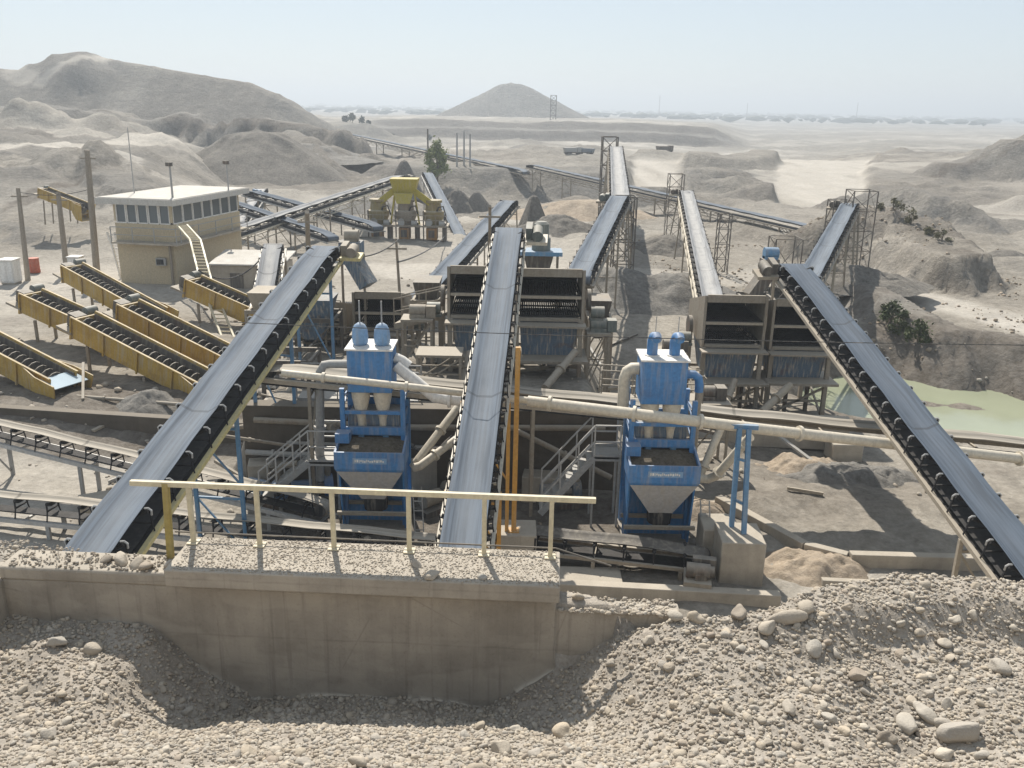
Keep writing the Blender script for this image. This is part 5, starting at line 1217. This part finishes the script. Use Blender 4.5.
leafy('low scrub bush on the right bank of the pond', gpt(893, 352, 45.5), .7, .6, 500, 'leaf_dark', .07, False, seed=6)
for k, (px, Y) in enumerate([(880, 70.5), (892, 69.5), (912, 67.5), (930, 65.2), (946, 63)]):
    p = at_y(px, 215, Y); leafy('dry olive shrub on the brown cut bank right of the scaffold', (p.x, p.y, hz(p.x, p.y) - .1), .55 + .25 * (k % 3), .6 + .25 * (k % 2), 300, 'leaf_dry', .10, False, name='shrub', cat='shrub', seed=20 + k, group='dry shrubs along the brown cut bank')
# far trees on the plain: a mass
def far_trees():
    r = np.random.default_rng(8); Vs, Fs = [], []; V0, F0 = ICO[1]; n = 1100; nv = len(V0)
    for i in range(n):
        Y = 1100 * (4.2 ** r.random()); t_ = r.uniform(-.75, .75); s = r.uniform(1.5, 4.5) * (.7 + Y / 3200)
        x = t_ * Y
        z = 2.0; Vs.append(V0 * (1 + .35 * r.normal(size=(nv, 1))) * np.array([s * r.uniform(1, 3.5), s, s * .75]) + (x, Y, z))
        Fs.append(F0 + i * nv)
    tag(np_mesh('far_trees', np.concatenate(Vs), np.concatenate(Fs), M['leaf_far'], smooth=False), 'distant dark tree belts scattered across the hazy plain', 'trees', kind='stuff')
far_trees()
# row of small trees on the far embankment, left of the pyramid hill
for k, (px, s) in enumerate([(345, 2.4), (352, 3.2), (362, 3.4), (368, 2.8), (392, 2.2), (428, 2.8)]):
    p = at_y(px, 112, 372); leafy('small hazy tree on the far embankment left of the pyramid hill', (p.x, p.y, hz(p.x, p.y)), s, s * .5, 420, 'leaf_far', .6, name='far_tree', cat='tree', seed=60 + k, group='small trees along the far embankment')
# lattice pylons / masts in the distance
def lattice(label, base, h, w_, name='scaffold_tower', cat='tower', m='steel_dark', bays=5, th=.06):
    base = Vector(base); t = thing(name, label, cat, base); cs = [(-1, -1), (1, -1), (1, 1), (-1, 1)]
    for a, b in cs: MB().bar(base + Vector((a * w_ / 2, b * w_ / 2, -.2)), base + Vector((a * w_ / 2, b * w_ / 2, h)), th, th).build('leg', M[m], t)
    mb = MB()
    for i in range(bays + 1):
        z = h * i / bays
        for k in range(4):
            a, b = cs[k], cs[(k + 1) % 4]; A = base + Vector((a[0] * w_ / 2, a[1] * w_ / 2, z)); B = base + Vector((b[0] * w_ / 2, b[1] * w_ / 2, z)); mb.bar(A, B, th * .7, th * .7)
            if i < bays: mb.bar(A, B + Vector((0, 0, h / bays)), th * .6, th * .6)
    mb.build('bracing', M[m], t); return t
lattice('rusty scaffold tower on the right of the short rear conveyor head', gpt(849, 290, 58), 6.3, 1.5, bays=5)
lattice('scaffold tower on the left of the short rear conveyor head', gpt(829, 290, 59), 5.6, 1.2, bays=4)
lattice('scaffold tower left of the whitish conveyor head', gpt(671, 250, 77), 5.5, 1.2, bays=5)
lattice('slim scaffold tower right of the whitish conveyor with a lamp box', gpt(722, 250, 62), 4.2, .8, bays=4, th=.06)
lattice('tall scaffold tower beside the far conveyor head', gpt(607, 200, 93), 8.4, 1.5, bays=6, th=.11)
lattice('trestle tower under the joint of the double belt line', gpt(622, 262, 57), 5.6, 1.3, bays=4, th=.08)
lattice('scaffold frame behind the rusty feed chute', gpt(782, 275, 44), 5.2, 1.3, bays=3, th=.05)
for k, (px, top) in enumerate([(457, 133), (464, 131), (470, 134)]):
    b = gpt(px, 178, 140); tp = at_y(px, top, 140); mast('tall thin steel mast in the trio beside the lone green tree', b, tp.z - b[2], .14, lamp=False, name='steel_mast')['group'] = 'three steel masts beside the lone tree'
b = gpt(428, 160, 150); mast('single dark mast left of the lone green tree', b, at_y(428, 129, 150).z - b[2], .14, 'steel_dark', lamp=False, name='steel_mast')
b = gpt(553, 118, 500); lattice('hazy lattice pylon at the right foot of the pyramid hill', b, 13, 3, 'pylon', 'pylon', 'steel_dark', 5, .35)
for k, (px, h_) in enumerate([(659, 22), (747, 18), (857, 20)]):
    b = gpt(px, 112, 1500); mast('thin far mast standing on the horizon', b, h_ * 1.5, .5, 'steel_dark', lamp=False, name='far_mast')['group'] = 'thin masts on the horizon'

# trucks in the middle distance
def truck(label, px, py, Y, rot, m):
    b = Vector(gpt(px, py, Y)); t = thing('dump_truck', label, 'truck', b); Rm = Matrix.Rotation(rot, 3, 'Z'); Q = lambda a, bb, c: b + Rm @ Vector((a, bb, c))
    MB().box(Q(0, 0, .85), (6.2, 2.1, .35), Rm).build('chassis', M['steel_dark'], t)
    bo = [Q(-3, -1.2, 1.1), Q(1.4, -1.2, 1.1), Q(1.4, 1.2, 1.1), Q(-3, 1.2, 1.1)]; to = [Q(-3.4, -1.3, 2.6), Q(1.6, -1.3, 2.6), Q(1.6, 1.3, 2.6), Q(-3.4, 1.3, 2.6)]
    MB().loft([bo, to]).build('tipper_body', M[m], t, smooth=False)
    cb = MB().box(Q(2.5, 0, 1.9), (1.5, 2.2, 1.9), Rm).build('cab', M[m], t, bevel=.1); MB().box(Q(3.26, 0, 2.3), (.04, 1.9, .7), Rm).build('windscreen', M['glass'], cb)
    for a in (-2.2, -1.0, 2.3):
        for s in (-1, 1): MB().tube(Q(a, s * .8, .5), Q(a, s * 1.15, .5), .5, n=14).build('wheel', M['rubber'], t)
    t.scale = (.55, .55, .55)
truck('dark dump truck parked on the pale ramp in the middle distance', 664, 161, 195, .4, 'steel_dark')
truck('grey truck among the distant machines left of the far conveyor head', 572, 158, 190, .3, 'steel_grey', )
truck('blue grey truck behind the distant machines left of the far conveyor head', 586, 156, 205, 2.7, 'blue_old')

# ------------------------------------------------------------ cables
def cable(label, a, b, sag, r=.012, name='cable'):
    a, b = Vector(a), Vector(b); pts = [a.lerp(b, i / 24) - Vector((0, 0, sag * 4 * (i / 24) * (1 - i / 24))) for i in range(25)]
    o = MB().pipe(pts, r, 6).build(name, M['wire']); tag(o, label, 'cable')
cable('thin wire strung across the whole plant in front of the screens', at_y(230, 322, 23), at_y(1120, 346, 20), .12, .012)
cable('slack wire hanging across the lower central belt', at_y(478, 365, 24), at_y(508, 366, 24), .12, .014)
cable('pale cable sagging from the white ladder to the shed', at_y(198, 270, 46), at_y(266, 252, 48), .9, .04)
cable('wire from the leftmost pole toward the tallest pole', at_y(18, 192, 55), at_y(87, 190, 57), .25, .02)
cable('grey cable running from the thin pole to the left conveyor head', at_y(398, 240, 42), at_y(330, 250, 36), .5, .03)
cable('dark hose lying from the crusher station to the thin pole', at_y(445, 236, 74), at_y(398, 262, 42), .3, .04)

# loose steel, catwalks and stands between the machines
def stand(label, c, sz, zt, m='steel_dusty', motor=None):
    c = Vector((c[0], c[1], 0)); t = thing('platform_stand', label, 'platform', (c.x, c.y, hz(c.x, c.y)))
    MB().box((c.x, c.y, zt), (sz[0], sz[1], .08)).build('deck', M[m], t)
    for a in (-1, 1):
        for b in (-1, 1): x, y = c.x + a * (sz[0] / 2 - .06), c.y + b * (sz[1] / 2 - .06); MB().bar((x, y, hz(x, y) - .1), (x, y, zt - .04), .09, .09).build('leg', M[m], t)
    for b in (-1, 1):
        mb = MB(); y = c.y + b * (sz[1] / 2 - .06); g_ = hz(c.x, y); mb.bar((c.x - sz[0] / 2 + .06, y, g_ + .2), (c.x + sz[0] / 2 - .06, y, zt - .1), .05, .05); mb.bar((c.x - sz[0] / 2 + .06, y, (g_ + zt) / 2), (c.x + sz[0] / 2 - .06, y, (g_ + zt) / 2), .05, .05)
        mb.build('bracing', M[m], t)
    if motor: MB().tube((c.x - .3, c.y, zt + .3), (c.x + .3, c.y, zt + .3), .22, n=12).box((c.x, c.y, zt + .1), (.6, .5, .14)).box((c.x + .5, c.y, zt + .28), (.35, .5, .45)).build('motor', M[motor], t)
def px3(px, py, Y): p = at_y(px, py, Y); return p
for lab, px, py, Y, sz, mo in (('tan motor stand left of the central screens', 418, 318, 32.5, (1.2, 1.0), 'steel_dusty'), ('motor stand against the right side of the central screens', 598, 332, 32.6, (.9, 1.0), 'motor_green'),
    ('cluttered steel platform left of the right hand screens', 670, 352, 34.5, (1.2, 1.6), 'steel_dark'), ('high work platform between the left screen and the left conveyor', 300, 318, 37.0, (2.0, 1.5), None),
    ('dark steel platform left of the left blue washer', 300, 400, 29.0, (2.4, 1.4), None), ('rusty platform behind the left blue washer', 440, 352, 30.0, (1.6, 1.2), None), ('open steel stand behind the right blue washer', 705, 400, 29.0, (1.6, 1.2), 'steel_dark')):
    p = px3(px, py, Y); stand(lab, p, sz, p.z, motor=mo)
def catwalk(label, a, b, w_, m='steel_dusty', posts=True):
    a, b = Vector(a), Vector(b); d = (b - a).normalized(); sd_ = d.cross(Vector((0, 0, 1))).normalized() * w_ / 2
    t = thing('catwalk', label, 'walkway', (a.x, a.y, hz(a.x, a.y))); n = max(2, int((b - a).length / 1.1))
    MB().bar(a, b, w_, .06).bar(a + sd_ - Vector((0, 0, .1)), b + sd_ - Vector((0, 0, .1)), .06, .16).bar(a - sd_ - Vector((0, 0, .1)), b - sd_ - Vector((0, 0, .1)), .06, .16).build('deck', M[m], t)
    for sg in (-1, 1):
        mb = MB()
        for i in range(n + 1): p = a.lerp(b, i / n) + sd_ * sg; mb.bar(p, p + Vector((0, 0, 1)), .04, .04)
        for h in (.5, 1.0): mb.bar(a + sd_ * sg + Vector((0, 0, h)), b + sd_ * sg + Vector((0, 0, h)), .04, .04)
        mb.build('handrail', M[m], t)
    if posts:
        for f in (.05, .5, .95):
            for sg in (-1, 1): p = a.lerp(b, f) + sd_ * sg * .9; MB().bar(p, (p.x, p.y, hz(p.x, p.y) - .1), .08, .08).build('leg', M[m], t)
catwalk('railed catwalk between the left screen and the central screens', at_y(398, 322, 34), at_y(448, 312, 33.5), .8)
catwalk('dusty railed catwalk running under the left conveyor head', at_y(268, 318, 38), at_y(335, 326, 36), .8)
catwalk('short railed catwalk behind the left blue washer', at_y(300, 395, 28.2), at_y(420, 398, 28.2), .8, 'steel_grey')
catwalk('rusty catwalk along the steel behind the right blue washer', at_y(600, 396, 28.4), at_y(700, 402, 28.4), .7)
def portal(label, x0, x1, Y, zt, m='steel_dusty', dep=1.8, box=None):
    t = thing('steel_trestle', label, 'steel trestle', ((x0 + x1) / 2, Y, hz((x0 + x1) / 2, Y)))
    for x in (x0, x1):
        for y in (Y, Y + dep): MB().bar((x, y, hz(x, y) - .1), (x, y, zt), .13, .13).build('column', M[m], t)
    for y in (Y, Y + dep): MB().bar((x0, y, zt - .08), (x1, y, zt - .08), .12, .16).build('beam', M[m], t); MB().bar((x0, y, hz(x0, y) + .2), (x1, y, zt - .2), .06, .06).build('diagonal', M[m], t)
    for x in (x0, x1): MB().bar((x, Y, zt - .12), (x, Y + dep, zt - .12), .1, .12).build('beam', M[m], t)
    if box: MB().frustum(((x0 + x1) / 2, Y + dep / 2, zt - 1.0), (x1 - x0) * .4, dep * .4, ((x0 + x1) / 2, Y + dep / 2, zt + .7), (x1 - x0) * .95, dep * .9).build('hopper', M[box], t, smooth=False)
for lab, xa, xb, py, Y, m, bx in (('steel frame with a worn blue bin beneath the left conveyor head', 286, 332, 318, 34, 'steel_dark', 'blue_old'), ('dusty steel frame with a tan bin left of the left conveyor head', 246, 284, 310, 36, 'steel_dusty', 'sandy_metal'),
    ('dark steel frame between the left conveyor and the left washer', 262, 308, 360, 30, 'steel_dark', None), ('steel frame with a dark bin right of the left screen', 412, 440, 300, 35, 'steel_dusty', 'steel_dark'),
    ('rusty steel frame below the rusty feed chute', 748, 778, 300, 36.8, 'steel_dark', None), ('bare steel frame right of the central screens', 590, 612, 318, 35.5, 'steel_dusty', 'steel_dark'), ('small steel frame by the foot of the double belt line', 560, 590, 285, 37.8, 'steel_dusty', None)):
    A, B = at_y(xa, py, Y), at_y(xb, py, Y); portal(lab, A.x, B.x, Y, A.z, m, box=bx)
for lab, pts, r_, m in (('grey pipe lying along the foot of the dark retaining wall', [at_y(246, 452, 26.3), at_y(300, 455, 26.2), at_y(345, 452, 26.2)], .09, 'steel_grey'), ('second dusty pipe beside the left staircase', [at_y(205, 432, 28), at_y(262, 424, 28.4), at_y(330, 428, 28)], .08, 'steel_dusty'),
    ('long thin pipe along the ground below the screw washers', [at_y(60, 395, 32.6), at_y(150, 402, 31.8), at_y(226, 408, 31.0)], .07, 'steel_dusty'), ('bent grey pipe down from the central screens', [at_y(470, 352, 31), at_y(462, 385, 30), at_y(452, 400, 28)], .12, 'steel_dusty'),
    ('inclined dusty pipe under the right bay of the central screens', [at_y(575, 352, 31.4), at_y(545, 388, 29.5)], .14, 'steel_dusty'), ('inclined pale pipe under the right hand screens', [at_y(790, 385, 33), at_y(762, 412, 31.8)], .15, 'sandy_metal'), ('second inclined pipe under the right hand screens', [at_y(735, 380, 33), at_y(722, 415, 31.8)], .12, 'steel_dusty')):
    pipe_thing('pipeline', lab, pts, r_, m, flanges=[(0, .5)])
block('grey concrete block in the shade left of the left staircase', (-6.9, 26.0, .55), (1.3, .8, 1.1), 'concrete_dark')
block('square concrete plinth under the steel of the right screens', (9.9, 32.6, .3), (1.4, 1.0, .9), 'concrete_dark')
block('pale concrete footing by the bush bank under the dark conveyor', (12.2, 30.4, .2), (1.1, .9, .7))
def pump(label, p, m, rot=0.0):
    p = Vector(p); p.z = hz(p.x, p.y); t = thing('slurry_pump', label, 'pump', p); Rm = Matrix.Rotation(rot, 3, 'Z'); Q = lambda a, b, c: p + Rm @ Vector((a, b, c))
    MB().box(Q(0, 0, .1), (1.5, .6, .2), Rm).build('skid', M['steel_dark'], t)
    MB().tube(Q(-.65, 0, .5), Q(0, 0, .5), .24, n=14).build('motor', M[m], t)
    MB().tube(Q(.0, 0, .5), Q(.35, 0, .5), .1, n=10).build('shaft_guard', M['steel_grey'], t)
    MB().tube(Q(.35, 0, .5), Q(.62, 0, .5), .36, n=16).build('volute', M[m], t)
    MB().pipe([Q(.48, 0, .8), Q(.48, 0, 1.2), Q(.6, .1, 1.35), Q(1.0, .3, 1.4)], .1, 8).build('outlet_pipe', M['steel_dusty'], t)
pump('blue slurry pump in the shade left of the left washer', (-6.2, 25.6, 0), 'blue', .3)
pump('pale blue slurry pump behind the left washer stairs', (-7.6, 25.4, 0), 'blue_pale', -.4)
pump('dusty slurry pump between the left washer and the central conveyor', (-2.2, 25.2, 0), 'steel_dusty', .8)
pump('blue slurry pump behind the right washer stairs', (1.6, 25.6, 0), 'blue_old', .1)
for lab, pts, r_, m in (('thin horizontal rusty pipe tied between the blue conveyor legs', [at_y(205, 433, 24.5), at_y(292, 446, 25.5)], .05, 'steel_dusty'), ('dark hose looping along the wall foot left of the central conveyor', [at_y(405, 440, 26.3), at_y(420, 452, 26.0), at_y(440, 448, 25.8), at_y(452, 436, 26.2)], .05, 'rubber'),
    ('dusty pipe hung along the top of the dark wall', [(-8.2, 26.6, 2.3), (-3.0, 26.6, 2.15), (3.0, 26.6, 2.25)], .1, 'steel_dusty'), ('second lower pipe hung along the dark wall', [(-7.2, 26.6, 1.55), (-1.0, 26.6, 1.45)], .06, 'steel_grey'),
    ('sloping pipe crossing the dark wall behind the right stairs', [(0.2, 26.3, 2.2), (3.2, 26.0, .8)], .09, 'steel_dusty')):
    pipe_thing('pipeline', lab, pts, r_, m, flanges=[(0, .5)])
for lab, c, sz, rt in (('tilted concrete block against the dark wall left of the stairs', (-7.9, 26.2, .5), (.9, .7, 1.1), .2), ('pale broken slab leaning on the dark wall behind the left washer', (-2.9, 26.2, .6), (1.1, .25, 1.3), .3), ('low concrete block behind the right washer stairs', (1.0, 26.1, .4), (1.2, .7, .9), -.1)):
    block(lab, c, sz, 'concrete', rt)
for lab, px, py, r_, m_ in (('wet tan sand fan spilling past the big concrete block', 812, 562, 1.5, 'pile_tan'), ('brown dirt heap beside the curved channel edge', 840, 470, 1.6, 'pile'), ('low rubble heap at the foot of the right hand screens', 880, 470, 1.1, 'pile'), ('brown dirt ridge in front of the brick wall', 800, 462, 1.8, 'pile_tan')):
    p = at_z(px, py, .2); z_ = hz(p.x, p.y) + r_ * .3
    q = CM.transposed() @ (Vector((p.x, p.y, z_)) - Vector((0, 0, CAMH)))
    heap(lab, 512 - 887 * q.x / q.z, 384 + 887 * q.y / q.z, p.y, r_, m_, 1.6, rough=.3, base=z_ - r_ * .45, n=24)
rb = np.random.default_rng(99)
for k in range(46):
    px, py = (rb.uniform(225, 345), rb.uniform(300, 430)) if k < 16 else ((rb.uniform(400, 460), rb.uniform(280, 400)) if k < 24 else ((rb.uniform(560, 640), rb.uniform(290, 400)) if k < 31 else ((rb.uniform(650, 840), rb.uniform(380, 500)) if k < 39 else (rb.uniform(20, 240), rb.uniform(380, 520)))))
    p = at_z(px, py, 1.0 if py < 400 else .2); a = rb.uniform(0, math.pi); L_ = rb.uniform(.8, 3.2); d = Vector((math.cos(a), math.sin(a), 0)) * L_ / 2
    A, B = p - d, p + d; A.z = hz(A.x, A.y) + .06; B.z = hz(B.x, B.y) + .06 + (rb.uniform(0, .8) if rb.random() < .35 else 0)
    o = MB().bar(A, B, rb.uniform(.06, .22), rb.uniform(.05, .12)).build('scrap_bar', M[['steel_dusty', 'steel_dark', 'sandy_metal', 'steel_grey'][k % 4]])
    tag(o, 'loose dusty length of scrap steel lying on the ground between the machines', 'scrap metal', 'loose scrap steel lying about the plant')
for lab, px, py, r_ in (('rounded dirt and scrap pile behind the left blue washer', 292, 418, 1.5), ('dirt pile under the central screens', 540, 385, 1.3), ('spilled gravel heap beneath the right hand screens', 760, 415, 1.7), ('spilled gravel heap beneath the left screen', 362, 352, 1.6), ('sand heap by the outlet of the right blue washer', 700, 505, 1.0), ('small spilled heap below the screw washers', 150, 420, 1.4)):
    p = at_z(px, py, 1.0 if py < 400 else .2); z_ = hz(p.x, p.y) + r_ * .45
    d_ = Vector((p.x, p.y, z_)) - Vector((0, 0, CAMH)); q = CM.transposed() @ d_
    heap(lab, 512 - 887 * q.x / q.z, 384 + 887 * q.y / q.z, p.y, r_, 'pile_tan' if 'sand heap' in lab else 'pile', rough=.3, base=z_ - r_ * .6, n=20)
# scattered debris in the yard
def yard_keep(X, Y, r): return (np.abs(X) < .62 * Y) & (fbm(X, Y, 3, 5.0, 66) > .05)
g = scatter('yard_rubble', 2600, .05, .22, 2.6, (-26, 24, 19.5, 62), H, 1, 71, yard_keep); tag(g, 'scattered stones and clods on the plant yard', 'rubble', kind='stuff')

def bank_keep(X, Y, r): return (Y > 43) & (Y < 76) & (fbm(X, Y, 3, 6.0, 69) > -.3)
g = scatter('bank_stones', 3200, .05, .22, 2.4, (10, 42, 43, 76), H, 1, 73, bank_keep, m=M['pile_tan']); tag(g, 'loose brown stones on the banks right of the plant', 'stones', kind='stuff')

# ------------------------------------------------------------ haze
hb = MB(); hb.box((0, 2600, 21), (9000, 6000, 70)); ho = hb.build('haze', M['wire'], smooth=False)
hm = bpy.data.materials.new('haze_air'); hm.use_nodes = True; tt = hm.node_tree; tt.nodes.clear()
out = tt.nodes.new('ShaderNodeOutputMaterial'); pv = tt.nodes.new('ShaderNodeVolumePrincipled'); pv.inputs['Color'].default_value = (0.74, 0.80, 0.86, 1); pv.inputs['Density'].default_value = 0.0009; pv.inputs['Anisotropy'].default_value = 0.25
tt.links.new(pv.outputs[0], out.inputs['Volume'])
ho.data.materials.clear(); ho.data.materials.append(hm); tag(ho, kind='stuff')
